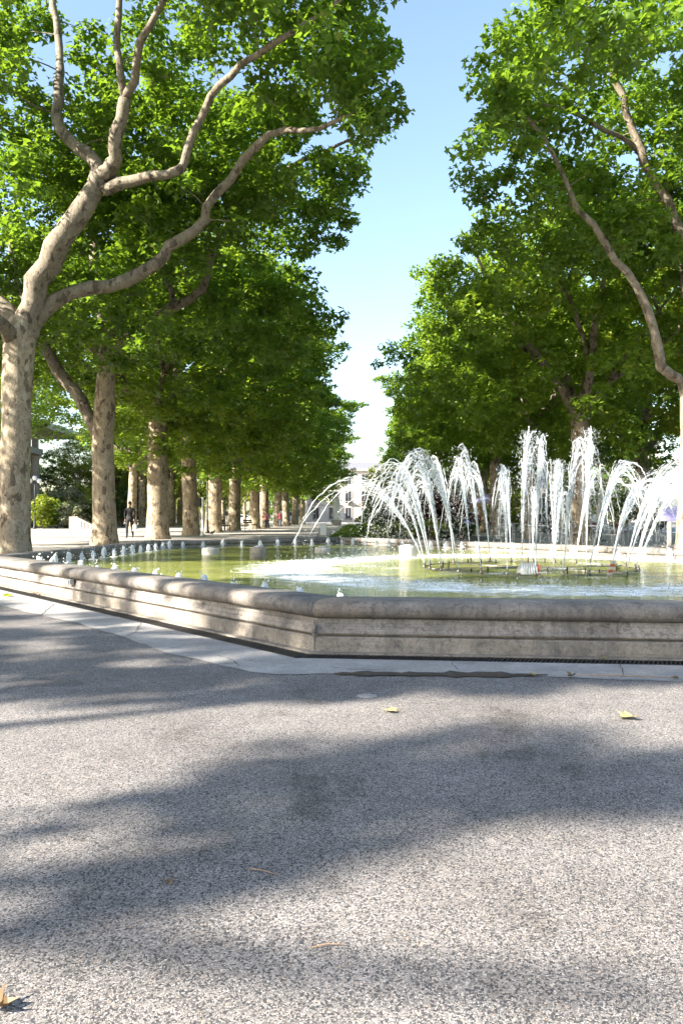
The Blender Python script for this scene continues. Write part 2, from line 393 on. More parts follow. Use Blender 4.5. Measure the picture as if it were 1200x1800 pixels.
# ------------------------------------------------------------------ mesh helpers
class MB:
    def __init__(s): s.v = []; s.f = []; s.n = 0
    def add(s, verts, faces):
        verts = np.asarray(verts, float).reshape(-1, 3)
        o = s.n
        s.v.append(verts); s.n += len(verts)
        s.f.extend([tuple(i + o for i in f) for f in faces])
    def box(s, c, size, rz=0.0, taper=1.0):
        x, y, z = (q / 2 for q in size)
        v = [(-x, -y, -z), (x, -y, -z), (x, y, -z), (-x, y, -z), (-x * taper, -y * taper, z), (x * taper, -y * taper, z), (x * taper, y * taper, z), (-x * taper, y * taper, z)]
        cr, sr = math.cos(rz), math.sin(rz)
        v = [(c[0] + a * cr - b * sr, c[1] + a * sr + b * cr, c[2] + d) for a, b, d in v]
        s.add(v, [(0, 3, 2, 1), (4, 5, 6, 7), (0, 1, 5, 4), (1, 2, 6, 5), (2, 3, 7, 6), (3, 0, 4, 7)])
    def tube(s, pts, rad, n=6, cap=True):
        pts = np.asarray(pts, float)
        rad = np.broadcast_to(np.asarray(rad, float), (len(pts),))
        tan = np.gradient(pts, axis=0)
        tan /= np.linalg.norm(tan, axis=1)[:, None] + 1e-9
        ref = np.array([0.31, 0.95, 0.03]) if abs(tan[0] @ np.array([0.31, 0.95, 0.03])) < 0.9 else np.array([1.0, 0, 0])
        u = np.cross(tan, ref); u /= np.linalg.norm(u, axis=1)[:, None] + 1e-9
        w = np.cross(tan, u)
        a = np.arange(n) * 2 * math.pi / n
        ring = pts[:, None, :] + rad[:, None, None] * (np.cos(a)[None, :, None] * u[:, None, :] + np.sin(a)[None, :, None] * w[:, None, :])
        fs = []
        for i in range(len(pts) - 1):
            for j in range(n):
                k = (j + 1) % n
                fs.append((i * n + j, i * n + k, (i + 1) * n + k, (i + 1) * n + j))
        if cap:
            fs.append(tuple(range(n - 1, -1, -1)))
            fs.append(tuple((len(pts) - 1) * n + j for j in range(n)))
        s.add(ring.reshape(-1, 3), fs)
    def lathe(s, prof, c=(0, 0, 0), n=16):
        vs = []
        for r, z in prof:
            for j in range(n):
                a = 2 * math.pi * j / n
                vs.append((c[0] + r * math.cos(a), c[1] + r * math.sin(a), c[2] + z))
        fs = []
        for i in range(len(prof) - 1):
            for j in range(n):
                k = (j + 1) % n
                fs.append((i * n + j, i * n + k, (i + 1) * n + k, (i + 1) * n + j))
        fs.append(tuple(range(n - 1, -1, -1)))
        fs.append(tuple((len(prof) - 1) * n + j for j in range(n)))
        s.add(vs, fs)
    def blob(s, c, r, n=10, m=7, jit=0.0, rng=None):
        r = (r, r, r) if not hasattr(r, '__len__') else r
        vs = [(c[0], c[1], c[2] - r[2])]
        for i in range(1, m):
            t = math.pi * i / m
            for j in range(n):
                a = 2 * math.pi * j / n
                k = 1 + (rng.uniform(-jit, jit) if rng else 0)
                vs.append((c[0] + k * r[0] * math.sin(t) * math.cos(a), c[1] + k * r[1] * math.sin(t) * math.sin(a), c[2] - k * r[2] * math.cos(t)))
        vs.append((c[0], c[1], c[2] + r[2]))
        fs = [(0, 1 + (j + 1) % n, 1 + j) for j in range(n)]
        for i in range(m - 2):
            for j in range(n):
                k = (j + 1) % n
                fs.append((1 + i * n + j, 1 + i * n + k, 1 + (i + 1) * n + k, 1 + (i + 1) * n + j))
        L = 1 + (m - 2) * n
        fs += [(L + j, L + (j + 1) % n, len(vs) - 1) for j in range(n)]
        s.add(vs, fs)
    def prism(s, poly, z0, z1):
        n = len(poly)
        vs = [(x, y, z0) for x, y in poly] + [(x, y, z1) for x, y in poly]
        s.add(vs, [tuple(range(n - 1, -1, -1)), tuple(range(n, 2 * n))] + [(i, (i + 1) % n, n + (i + 1) % n, n + i) for i in range(n)])
    def side_prism(s, poly, y0, y1, axis='y'):     # outline in (x, z) drawn out along y, or in (y, z) along x
        n = len(poly)
        if axis == 'y': vs = [(a, y0, b) for a, b in poly] + [(a, y1, b) for a, b in poly]
        else: vs = [(y0, a, b) for a, b in poly] + [(y1, a, b) for a, b in poly]
        s.add(vs, [tuple(range(n)), tuple(range(2 * n - 1, n - 1, -1))] + [(i, n + i, n + (i + 1) % n, (i + 1) % n) for i in range(n)])
    def mesh(s, name, mat, smooth=False):
        me = bpy.data.meshes.new(name)
        me.from_pydata(np.concatenate(s.v).tolist(), [], s.f)
        if smooth: me.polygons.foreach_set('use_smooth', np.ones(len(me.polygons), bool))
        for mm in (mat if isinstance(mat, (list, tuple)) else [mat]): me.materials.append(M[mm])
        bm = bmesh.new(); bm.from_mesh(me)
        bmesh.ops.recalc_face_normals(bm, faces=bm.faces)
        bm.to_mesh(me); bm.free()
        return me
    def build(s, name, mat, parent=None, smooth=False, loc=None):
        return put(name, s.mesh(name, mat, smooth), parent, loc)
def put(name, me, parent=None, loc=None, rz=0.0, scale=None):
    o = bpy.data.objects.new(name, me)
    COL.objects.link(o)
    if parent is not None: o.parent = parent
    if loc is not None: o.location = loc
    if rz: o.rotation_euler[2] = rz
    if scale is not None: o.scale = scale if hasattr(scale, '__len__') else (scale,) * 3
    return o
def thing(name, label, cat, loc=(0, 0, 0), rz=0.0, group=None, scale=None):
    o = put(name, None, None, loc, rz, scale)
    return tag(o, label, cat, group)
def tag(o, label, cat, group=None):
    o['label'] = label; o['category'] = cat
    if group: o['group'] = group
    return o
def struct(o): o['kind'] = 'structure'; return o
def stuff(o): o['kind'] = 'stuff'; return o
def copy_tree(o, parent=None):
    c = o.copy(); COL.objects.link(c); c.parent = parent
    for ch in list(o.children): copy_tree(ch, c)
    return c

def raw_mesh(name, verts, tris, mat):
    me = bpy.data.meshes.new(name)
    nv, nf = len(verts), len(tris)
    me.vertices.add(nv); me.vertices.foreach_set('co', np.ascontiguousarray(verts, np.float32).ravel())
    me.loops.add(nf * 3); me.loops.foreach_set('vertex_index', np.ascontiguousarray(tris, np.int32).ravel())
    me.polygons.add(nf)
    me.polygons.foreach_set('loop_start', np.arange(0, nf * 3, 3, dtype=np.int32))
    me.polygons.foreach_set('loop_total', np.full(nf, 3, np.int32))
    me.materials.append(M[mat])
    me.update(calc_edges=True)
    return me

LEAF_V = np.array([[0, 0, 0], [0.52, 0.22, 0.10], [0.20, 0.50, 0.05], [0, 1.0, -0.12], [-0.20, 0.50, 0.05], [-0.52, 0.22, 0.10]])
LEAF_T = np.array([[0, 1, 2], [0, 2, 3], [0, 3, 4], [0, 4, 5]])
BLADE_V = np.array([[0, 0, 0], [0.26, 0.45, 0.05], [0, 1, 0], [-0.26, 0.45, 0.05]])
BLADE_T = np.array([[0, 1, 2], [0, 2, 3]])
def leaf_cloud(rng, cents, per, spread, size, tilt=0.6, shape='leaf'):
    """leaves scattered round cluster centres; returns verts, tris"""
    V, T = (LEAF_V, LEAF_T) if shape == 'leaf' else (BLADE_V, BLADE_T)
    k = rng.poisson(per, len(cents)) if np.isscalar(per) else per
    c = np.repeat(cents, k, axis=0)
    n = len(c)
    q = rng.normal(size=(n, 3)); q /= np.linalg.norm(q, axis=1)[:, None]
    q *= (rng.random(n) ** 0.45)[:, None]
    sc = np.repeat(rng.uniform(0.75, 1.25, len(cents)), k)[:, None]
    p = c + q * np.asarray(spread) * sc
    nrm = np.stack([rng.normal(0, tilt, n), rng.normal(0, tilt, n), np.ones(n)], 1) + q * 0.5
    nrm /= np.linalg.norm(nrm, axis=1)[:, None]
    a = rng.uniform(0, 2 * math.pi, n)
    t = np.stack([np.cos(a), np.sin(a), rng.normal(-0.35, 0.4, n)], 1)
    t -= nrm * (t * nrm).sum(1)[:, None]; t /= np.linalg.norm(t, axis=1)[:, None] + 1e-9
    b = np.cross(t, nrm)
    s = size * rng.uniform(0.65, 1.3, n)
    V = V - np.array([0, 0.5, 0])
    vv = p[:, None, :] + s[:, None, None] * (V[None, :, 0, None] * b[:, None, :] + V[None, :, 1, None] * t[:, None, :] + V[None, :, 2, None] * nrm[:, None, :])
    tt = (np.arange(n) * len(V))[:, None, None] + T[None]
    return vv.reshape(-1, 3), tt.reshape(-1, 3)

# ------------------------------------------------------------------ ground
def sheet(name, poly, z, mat):
    me = bpy.data.meshes.new(name)
    me.from_pydata([(x, y, z) for x, y in poly], [], [tuple(range(len(poly)))])
    me.materials.append(M[mat])
    bm = bmesh.new(); bm.from_mesh(me); bmesh.ops.recalc_face_normals(bm, faces=bm.faces)
    if bm.faces[0].normal.z < 0: bmesh.ops.reverse_faces(bm, faces=bm.faces)
    bm.to_mesh(me); bm.free()
    return struct(put(name, me))

P = np.array([(-0.207, 5.956), (-6.05, 12.8), (-5.36, 21.4), (0.0, 25.2), (9.2, 13.0), (8.9, 7.6), (6.6, 5.25)])   # basin, outer foot line
NP = len(P)
def offset_poly(u):                        # move every side inwards by u and mitre
    out = []
    for i in range(NP):
        a, b, c = P[i - 1], P[i], P[(i + 1) % NP]
        d1 = (b - a) / np.linalg.norm(b - a); d2 = (c - b) / np.linalg.norm(c - b)
        n1 = np.array([d1[1], -d1[0]]); n2 = np.array([d2[1], -d2[0]])
        A = np.array([n1, n2]); out.append(np.linalg.solve(A, np.array([n1 @ b + u, n2 @ b + u])))
    return np.array(out)

# ground sheet with a hole for the basin and its drain, so that nothing shows through the water
hole = offset_poly(-0.27)
BIG = 900.0
def ground_mesh():
    outer = [(-BIG, -BIG), (BIG, -BIG), (BIG, BIG), (-BIG, BIG)]
    bm = bmesh.new()
    ov = [bm.verts.new((x, y, 0)) for x, y in outer]
    hv = [bm.verts.new((x, y, 0)) for x, y in hole]
    es = [bm.edges.new((ov[i], ov[(i + 1) % 4])) for i in range(4)] + [bm.edges.new((hv[i], hv[(i + 1) % NP])) for i in range(NP)]
    bmesh.ops.triangle_fill(bm, use_beauty=True, edges=es)
    bmesh.ops.recalc_face_normals(bm, faces=bm.faces)
    for f in bm.faces:
        if f.normal.z < 0: f.normal_flip()
    me = bpy.data.meshes.new('ground'); bm.to_mesh(me); bm.free()
    me.materials.append(M['asphalt'])
    return me
struct(put('ground', ground_mesh()))

# concrete apron round the basin, with a worn irregular outer edge
rs = random.Random(4)
def apron():
    bm = bmesh.new()
    inner = [(*q, 0.004) for q in offset_poly(-0.27)]
    oc = offset_poly(-0.82)
    iv, ovv = [], []
    for i in range(NP):
        a, b = np.array(inner[i][:2]), np.array(inner[(i + 1) % NP][:2]); c, d = oc[i], oc[(i + 1) % NP]
        n = max(4, int(np.linalg.norm(d - c) / 0.16))
        for k in range(n):
            t = k / n
            nn = np.array([-(d - c)[1], (d - c)[0]]) / np.linalg.norm(d - c)
            w = 0.05 * math.sin(3.1 * (i * 7 + t * 5)) + rs.uniform(-0.022, 0.022)
            if i == NP - 1 and 0.45 < t < 0.95: w -= 0.10 * math.sin((t - 0.45) / 0.5 * math.pi) * 0.6
            iv.append(bm.verts.new((*(a + (b - a) * t), 0.004)))
            ovv.append(bm.verts.new((*(c + (d - c) * t + nn * w), 0.004)))
    n = len(iv)
    for k in range(n):
        bm.faces.new((iv[k], iv[(k + 1) % n], ovv[(k + 1) % n], ovv[k]))
    bmesh.ops.recalc_face_normals(bm, faces=bm.faces)
    for f in bm.faces:
        if f.normal.z < 0: f.normal_flip()
    me = bpy.data.meshes.new('pavement'); bm.to_mesh(me); bm.free()
    me.materials.append(M['strip'])
    return me
struct(put('pavement', apron()))

pv = bpy.data.objects['pavement']
def crack(pix, w):
    pts = []
    for px, py in pix:
        d = CAM_Z * F / (py - Y0); pts.append((gx(px, d), d, 0.0065))
    p, _ = smooth_path_lin(pts)
    n = len(p); jit = np.array([rs.uniform(-1, 1) for _ in range(n)])
    ww = w * (0.5 + 0.5 * np.abs(np.sin(np.arange(n) * 1.7 + 1))) * np.minimum(1, np.minimum(np.arange(n), np.arange(n)[::-1]) / 3 + 0.1)
    tan = np.gradient(p, axis=0); nr = np.stack([-tan[:, 1], tan[:, 0], 0 * tan[:, 0]], 1); nr /= np.linalg.norm(nr, axis=1)[:, None]
    p = p + nr * (jit * 0.010)[:, None]
    m = MB(); m.add(np.concatenate([p + nr * ww[:, None], p - nr * ww[:, None]]), [(i, i + 1, n + i + 1, n + i) for i in range(n - 1)])
    m.build('crack', 'dirt', pv)
def smooth_path_lin(pts):
    pts = np.array(pts); out = []
    for a, b in zip(pts[:-1], pts[1:]):
        k = max(2, int(np.linalg.norm(b - a) / 0.06))
        out += [a + (b - a) * i / k for i in range(k)]
    out.append(pts[-1]); return np.array(out), None
crack([(372, 1168), (402, 1168), (432, 1163)], 0.006)
crack([(395, 1178), (420, 1172), (405, 1160), (372, 1150)], 0.004)
crack([(565, 1172), (620, 1178), (700, 1180)], 0.005)
crack([(790, 1163), (800, 1176), (812, 1184)], 0.004)
crack([(250, 1092), (238, 1112), (205, 1126)], 0.004)
crack([(96, 1062), (72, 1082), (40, 1088)], 0.005)
crack([(1085, 1165), (1096, 1180), (1090, 1194)], 0.004)

# the pale promenade beyond the basin and the lawn down the middle of the avenue
sheet('path', [(-60, 26.6), (-1.0, 26.6), (1.0, 30), (1.0, 150), (-60, 150)], 0.004, 'path')
sheet('far_path', [(7.5, 24.0), (45, 24.0), (45, 150), (7.5, 150)], 0.004, 'path')
lawn = sheet('lawn', [(-0.6, 38.5), (6.6, 38.5), (7.0, 120), (1.2, 120)], 0.012, 'lawn')
def grass_mesh():
    rng = np.random.default_rng(5)
    n = 15000
    y = 38.6 + 60 * rng.random(n) ** 1.6
    x = -0.55 + (y - 38.5) * 0.02 + rng.random(n) * 7.0
    v, t = leaf_cloud(rng, np.stack([x, y, np.full(n, 0.05)], 1), np.full(n, 1), (0.05, 0.05, 0.02), 0.22, 1.4, 'blade')
    v[:, 2] = np.maximum(v[:, 2], 0.013)
    return raw_mesh('grass', v, t, 'grass')
go = stuff(put('grass', grass_mesh())); tag(go, 'short green grass on the lawn behind the fountain', 'grass')

# dark damp dirt lying in the broken edge of the apron, as a low uneven heap
def dirt_patch():
    rng = np.random.default_rng(8)
    m = MB()
    pts = np.linspace(0, 1, 26)
    a, b = np.array([-0.05, 5.12]), np.array([1.36, 5.07])
    for side in (0,):
        cx = a + (b - a) * pts[:, None]
        w = 0.13 * np.sin(np.clip(pts * math.pi, 0, math.pi)) ** 0.5 * (0.25 + 1.0 * rng.random(26)) + 0.004
        up = np.stack([cx[:, 0], cx[:, 1] + w * 0.9, np.full(26, 0.0075)], 1)
        dn = np.stack([cx[:, 0], cx[:, 1] - w * 0.7, np.full(26, 0.0075)], 1)
        md = np.stack([cx[:, 0], cx[:, 1], 0.009 + 0.006 * rng.random(26)], 1)
        v = np.concatenate([up, md, dn])
        f = []
        for i in range(25):
            f += [(i, i + 1, 27 + i, 26 + i), (26 + i, 27 + i, 53 + i, 52 + i)]
        m.add(v, f)
    return m
o = dirt_patch().build('dirt_patch', 'dirt'); stuff(o); tag(o, 'dark damp dirt along the broken edge of the concrete apron', 'dirt')

# ------------------------------------------------------------------ fountain basin
basin = thing('fountain_basin', 'low angular stone fountain basin with rounded coping around green water', 'fountain basin', (0, 0, 0))
RIM, WZ = 0.40, 0.19
def side_block(i, t0, t1, prof, gap=0.003):
    """one stone on side i between fractions t0..t1, its closed outline given as (inset, height)"""
    a, b = P[i], P[(i + 1) % NP]
    L = np.linalg.norm(b - a); d = (b - a) / L; nrm = np.array([d[1], -d[0]])
    n = max(1, int(L * (t1 - t0) / 0.5))
    secs = []
    for k in range(n + 1):
        t = t0 + (t1 - t0) * k / n
        row = []
        for u, z in prof:
            if t <= 1e-6 or t >= 1 - 1e-6:
                q = offset_poly(u)[i if t < 0.5 else (i + 1) % NP]
                q = q + d * (gap if t < 0.5 else -gap)
            else:
                e = gap if k == 0 else (-gap if k == n else 0)
                q = a + d * (t * L + e) + nrm * u
            row.append((q[0], q[1], z))
        secs.append(row)
    m = MB(); pn = len(prof)
    v = [p for s in secs for p in s]; f = []
    for k in range(n):
        for j in range(pn):
            jj = (j + 1) % pn
            f.append((k * pn + j, k * pn + jj, (k + 1) * pn + jj, (k + 1) * pn + j))
    f.append(tuple(range(pn))); f.append(tuple(n * pn + j for j in range(pn - 1, -1, -1)))
    m.add(v, f)
    return m
arc = [(0.03 - 0.068 * math.cos(R(a)), 0.332 - 0.066 * math.sin(R(a))) for a in (-78, -52, -26, 0, 26, 52, 80)]
COPE = [(0.36, 0.40), (0.10, 0.405)] + arc + [(0.05, 0.262), (0.36, 0.262), (0.385, 0.285), (0.385, 0.38)]
WALL = [(0.33, 0.260), (0.045, 0.260), (0.042, 0.226), (0.033, 0.222), (0.030, 0.182), (0.020, 0.177), (0.016, 0.15), (0.024, 0.139), (0.33, 0.139)]
GROO = [(0.31, 0.138), (0.06, 0.138), (0.06, 0.1235), (0.31, 0.1235)]
PLIN = [(0.33, 0.1225), (0.014, 0.1225), (0.003, 0.112), (-0.005, -0.05), (0.33, -0.05)]
for i in range(NP):
    L = np.linalg.norm(P[(i + 1) % NP] - P[i])
    nc = max(1, round(L / 4.6))
    for k in range(nc): side_block(i, k / nc, (k + 1) / nc, COPE, 0.002).build('coping_stone', 'coping', basin, True)
    nw = max(1, round(L / 2.2))
    for k in range(nw): side_block(i, k / nw, (k + 1) / nw, WALL, 0.0012).build('wall_stone', 'wallstone', basin)
    npn = max(1, round(L / 3.0))
    for k in range(npn): side_block(i, k / npn, (k + 1) / npn, PLIN, 0.0012).build('plinth_stone', 'plinth', basin)
    side_block(i, 0, 1, GROO, 0.0).build('groove', 'plinth', basin)
for ob in basin.children:
    if ob.name.startswith('coping'):
        for pl in ob.data.polygons:
            if len(pl.vertices) > 4: pl.use_smooth = False
fl = MB(); fl.prism([tuple(q) for q in offset_poly(0.30)], -0.22, -0.16)
fl.build('basin_floor', 'algae', basin)
il = MB()
q0 = offset_poly(0.335); q1 = offset_poly(0.35)
for i in range(NP):
    k = (i + 1) % NP
    il.add([(*q0[i], -0.16), (*q0[k], -0.16), (*q0[k], 0.255), (*q0[i], 0.255), (*q1[i], -0.16), (*q1[k], -0.16), (*q1[k], 0.255), (*q1[i], 0.255)],
           [(0, 1, 2, 3), (7, 6, 5, 4), (3, 2, 6, 7), (0, 4, 5, 1)])
il.build('inner_lining', 'plinth', basin)
# chipped joint with old mortar at the near corner
ck = MB(); rr = random.Random(3)
c0 = P[0]
pth = [(c0[0] - 0.004 + rr.uniform(-0.006, 0.006), c0[1] - 0.004 + (0.02 if z > 0.13 else 0.008), z) for z in np.linspace(0.02, 0.24, 9)]
ck.tube(pth, [0.004, 0.006, 0.005, 0.008, 0.014, 0.018, 0.016, 0.010, 0.004], 6)
ck.build('mortar_chip', 'coping', basin)
lt = MB(); lt.blob((c0[0] - 0.004, c0[1] - 0.014, 0.185), (0.016, 0.014, 0.03), 8, 6, 0.15, rr); lt.build('mortar_patch', 'plinth', basin)
# little metal fitting under the coping of the lit side
dL = (P[1] - P[0]) / np.linalg.norm(P[1] - P[0]); nL = np.array([dL[1], -dL[0]])
fp = P[0] + dL * 4.95 - nL * 0.012
ft = MB(); ft.box((fp[0], fp[1], 0.232), (0.12, 0.05, 0.065), math.atan2(dL[1], dL[0])); ft.box((fp[0] - nL[0] * 0.03, fp[1] - nL[1] * 0.03, 0.235), (0.07, 0.02, 0.04), math.atan2(dL[1], dL[0])); ft.build('overflow_fitting', 'greymetal', basin)

# drain: a dark trench behind a run of iron grates along the sides that show
tr = MB()
ta, tb = offset_poly(-0.262), offset_poly(-0.03)
for i in range(NP):
    k = (i + 1) % NP
    tr.add([(*ta[i], -0.12), (*ta[k], -0.12), (*tb[k], -0.12), (*tb[i], -0.12), (*ta[i], 0.002), (*ta[k], 0.002)], [(0, 1, 2, 3), (0, 4, 5, 1)])
o = tr.build('drain_channel', 'black'); struct(o)
ib = MB(); qa, qb = offset_poly(-0.075), offset_poly(-0.006)
for i in range(NP):
    k = (i + 1) % NP
    ib.add([(*qa[i], -0.1), (*qa[k], -0.1), (*qb[k], -0.1), (*qb[i], -0.1), (*qa[i], 0.012), (*qa[k], 0.012), (*qb[k], 0.012), (*qb[i], 0.012)],
           [(3, 2, 1, 0), (4, 5, 6, 7), (0, 1, 5, 4), (2, 3, 7, 6)])
struct(ib.build('drain_ledge', 'plinth'))
GW, GL = 0.165, 0.50
def grate_mesh():
    m = MB()
    m.box((0, -GW / 2 + 0.006, 0), (GL - 0.008, 0.012, 0.02)); m.box((0, GW / 2 - 0.006, 0), (GL - 0.008, 0.012, 0.02))
    nb = 16
    for k in range(nb):
        x = -GL / 2 + 0.02 + k * (GL - 0.04) / (nb - 1)
        v = np.array([(-0.006, -GW / 2 + 0.01, -0.009), (0.006, -GW / 2 + 0.01, -0.009), (0.006, -GW / 2 + 0.01, 0.009), (-0.006, -GW / 2 + 0.01, 0.009)])
        e = v + np.array([0.05, GW - 0.02, 0])
        m.add(np.concatenate([v, e]) + np.array([x - 0.025, 0, 0]), [(0, 1, 2, 3), (7, 6, 5, 4), (0, 4, 5, 1), (1, 5, 6, 2), (2, 6, 7, 3), (3, 7, 4, 0)])
    return m.mesh('drain_grate', 'iron')
gm = grate_mesh()
drain = thing('drain_grating', 'dark slotted iron drain grating along the foot of the basin', 'drain grating')
gq = offset_poly(-0.17)
for i in (0, NP - 1):
    a, b = gq[i], gq[(i + 1) % NP]
    L = np.linalg.norm(b - a); d = (b - a) / L
    for k in range(int(L / GL)):
        c = a + d * (k + 0.5) * GL if i == 0 else b - d * (k + 0.5) * GL
        put('grate', gm, drain, (c[0], c[1], -0.008), math.atan2(d[1], d[0]))

# ------------------------------------------------------------------ water
wp = offset_poly(0.345)
def water_mesh():
    bm = bmesh.new()
    bm.faces.new([bm.verts.new((*q, WZ)) for q in wp])
    bmesh.ops.recalc_face_normals(bm, faces=bm.faces)
    for f in bm.faces:
        if f.normal.z < 0: f.normal_flip()
    me = bpy.data.meshes.new('water'); bm.to_mesh(me); bm.free(); me.materials.append(M['water']); return me
struct(put('water', water_mesh()))

TET = np.array([[1, 0, -0.5], [-0.5, 0.87, -0.5], [-0.5, -0.87, -0.5], [0, 0, 1.2]])
def droplets(m, rng, pts, size, stretch=None):
    n = len(pts)
    sz = size * rng.uniform(0.4, 1.0, n) ** 2 * 1.9
    v = TET[None] * sz[:, None, None]
    if stretch is not None: v = v + stretch[:, None, :] * (TET[None, :, 2:3] * sz[:, None, None] * 2.0)
    v = (v + pts[:, None, :]).reshape(-1, 3)
    f = (np.arange(n) * 4)[:, None, None] + np.array([[0, 2, 1], [0, 1, 3], [1, 2, 3], [2, 0, 3]])[None]
    m.add(v, [tuple(q) for q in f.reshape(-1, 3).tolist()])

def jet_mesh(seed, lean, H, spread=1.0, strands=13, drops=1300):
    """one jet rising from the origin: it leans towards +x by `lean`, breaks into strands and drops and falls back"""
    rng = np.random.default_rng(seed)
    m = MB(); gr = 9.8
    vz = math.sqrt(2 * gr * H); vx = vz * lean
    tt = 2 * vz / gr
    for s in range(strands):
        k = 1 - 0.10 * rng.random() * (s > 0)
        sx, sy = rng.normal(0, 0.055, 2) * spread * (s > 0)
        t1 = tt * k * (rng.uniform(0.40, 0.95))
        n = 44
        t = np.linspace(0.0 if s < 3 else rng.uniform(0, 0.25) * tt, t1, n)
        x = (vx * k + sx) * t; y = sy * t; z = vz * k * t - 0.5 * gr * t * t
        wob = 0.020 * np.cumsum(rng.normal(0, 1, (n, 3)), axis=0) * (t / tt)[:, None] * 0.55
        p = np.stack([x, y, z], 1) + wob
        r = (0.0088 + 0.003 * (t / tt)) * (0.3 + 1.3 * rng.random(n)) * (1.0 if s == 0 else 0.7)
        r[-4:] *= np.array([0.8, 0.55, 0.3, 0.08]); 
        p = p[p[:, 2] > -0.02]; r = r[:len(p)]
        m.tube(p, r, 5)
    m2 = MB()
    t = tt * (0.08 + 0.92 * rng.random(drops) ** 0.75)
    k = 1 - 0.20 * rng.random(drops) ** 1.5
    sx, sy = rng.normal(0, 0.085, (2, drops)) * (0.35 + rng.random(drops) * 1.3) * spread
    pts = np.stack([(vx * k + sx) * t, sy * t, np.maximum(vz * k * t - 0.5 * gr * t * t, 0.0)], 1)
    st = np.stack([vx * k + sx, sy, vz * k - gr * t], 1); st /= np.linalg.norm(st, axis=1)[:, None]
    droplets(m2, rng, pts, 0.0055, st)
    return m.mesh('stream', 'spray', True), m2.mesh('drops', 'spray', True)
def place_jet(ms, label, loc, rz, group=None):
    t = thing('water_jet', label, 'water jet', loc, rz, group)
    stuff(put('stream', ms[0], t)); stuff(put('drops', ms[1], t))
    return t
ORD = 'first second third fourth fifth sixth seventh eighth ninth tenth eleventh twelfth thirteenth fourteenth fifteenth sixteenth seventeenth eighteenth nineteenth twentieth twenty-first twenty-second twenty-third twenty-fourth twenty-fifth twenty-sixth twenty-seventh twenty-eighth'.split()

ring = thing('nozzle_ring', 'ring of dark pipes with upright nozzles at the water surface', 'fountain nozzles', (RING[0], RING[1], WZ))
rp = MB()
for rad_, zz in ((1.75, -0.022), (1.45, -0.03)):
    a = np.linspace(0, 2 * math.pi, 49)
    rp.tube(np.stack([rad_ * np.cos(a), rad_ * np.sin(a), np.full(49, zz)], 1), 0.035, 8, False)
rp.build('ring_pipe', 'pipe', ring, True)
for k in range(6):
    a = k * math.pi / 3 + 0.2
    sp_ = MB(); sp_.tube([(0.1 * math.cos(a), 0.1 * math.sin(a), 0.0), (1.75 * math.cos(a), 1.75 * math.sin(a), 0.0)], 0.022, 6); sp_.build('spoke_pipe', 'pipe', ring, True)
nz = MB(); nz.lathe([(0.024, -0.02), (0.024, 0.05), (0.030, 0.052), (0.030, 0.07), (0.017, 0.085), (0.011, 0.13)], (0, 0, 0), 8)
nzm = nz.mesh('nozzle', 'pipe', True)
stp = MB(); stp.lathe([(0.010, -0.03), (0.010, 0.15), (0.014, 0.152), (0.014, 0.18)], (0, 0, 0), 7); stm = stp.mesh('standpipe', 'pipe', True)
for k in range(30):
    a = 2 * math.pi * k / 30 + 0.07
    put('standpipe', stm, ring, (1.45 * math.cos(a), 1.45 * math.sin(a), 0), 0, (1, 1, random.Random(k).uniform(0.2, 0.7)))
NJ = 27
JETS = []
rj = random.Random(12)
for k in range(NJ):
    a = 2 * math.pi * (k + 0.5) / NJ
    bx_, by_ = 1.75 * math.cos(a), 1.75 * math.sin(a)
    put('nozzle', nzm, ring, (bx_, by_, -0.045), a)
    lean = rj.uniform(0.20, 0.36)
    H = rj.uniform(1.4, 2.0)
    if math.cos(a) < -0.3: lean, H = (0.40, 1.85) if k == 13 else (lean * 0.66, H)
    if k % 9 == 4: H *= 0.78
    me = jet_mesh(100 + k, lean, H, rj.uniform(0.8, 1.3))
    side = 'leaning left over the pool' if math.cos(a) < -0.5 else 'leaning right over the pool' if math.cos(a) > 0.5 else 'arching towards the near rim' if math.sin(a) < 0 else 'arching towards the far rim'
    o = place_jet(me, side, (RING[0] + bx_, RING[1] + by_, WZ + 0.07), a, 'main fountain jets ' + side)
    bx_ += lean * H * 2 * math.cos(a); by_ += lean * H * 2 * math.sin(a)
    JETS.append((side, (RING[0] + bx_) / (RING[1] + by_), o))
for side in {j[0] for j in JETS}:
    for q, j in enumerate(sorted((j for j in JETS if j[0] == side), key=lambda j: j[1])):
        j[2]['label'] = 'white arc of water, %s from left of those %s' % (ORD[q], side)
# two taller upright plumes inside the ring
for k, (px, d, H, lab) in enumerate(((916, 11.6, 2.15, 'tall upright white plume at the middle of the fountain'), (972, 12.3, 1.75, 'bushy upright white plume right of the tallest one'), (1030, 13.4, 2.4, 'high thin plume above the right half of the fountain'))):
    me = jet_mesh(300 + k, 0.03, H, 1.6, 14, 3200)
    place_jet(me, lab, (gx(px, d), d, WZ + 0.03), 0.4 * k)
# splashes where the arcs land
spl = MB(); rng = np.random.default_rng(77)
n = 5200
a = rng.uniform(0, 2 * math.pi, n); rr_ = rng.normal(4.05, 0.42, n)
h = rng.exponential(0.05, n) * (rng.random(n) ** 0.5)
px_ = np.stack([RING[0] + rr_ * np.cos(a), RING[1] + rr_ * np.sin(a), WZ + h], 1)
droplets(spl, rng, px_, 0.010)
o = stuff(spl.build('splash_drops', 'spray', None, True)); tag(o, 'white splashing drops where the jets fall back on the water', 'splash')

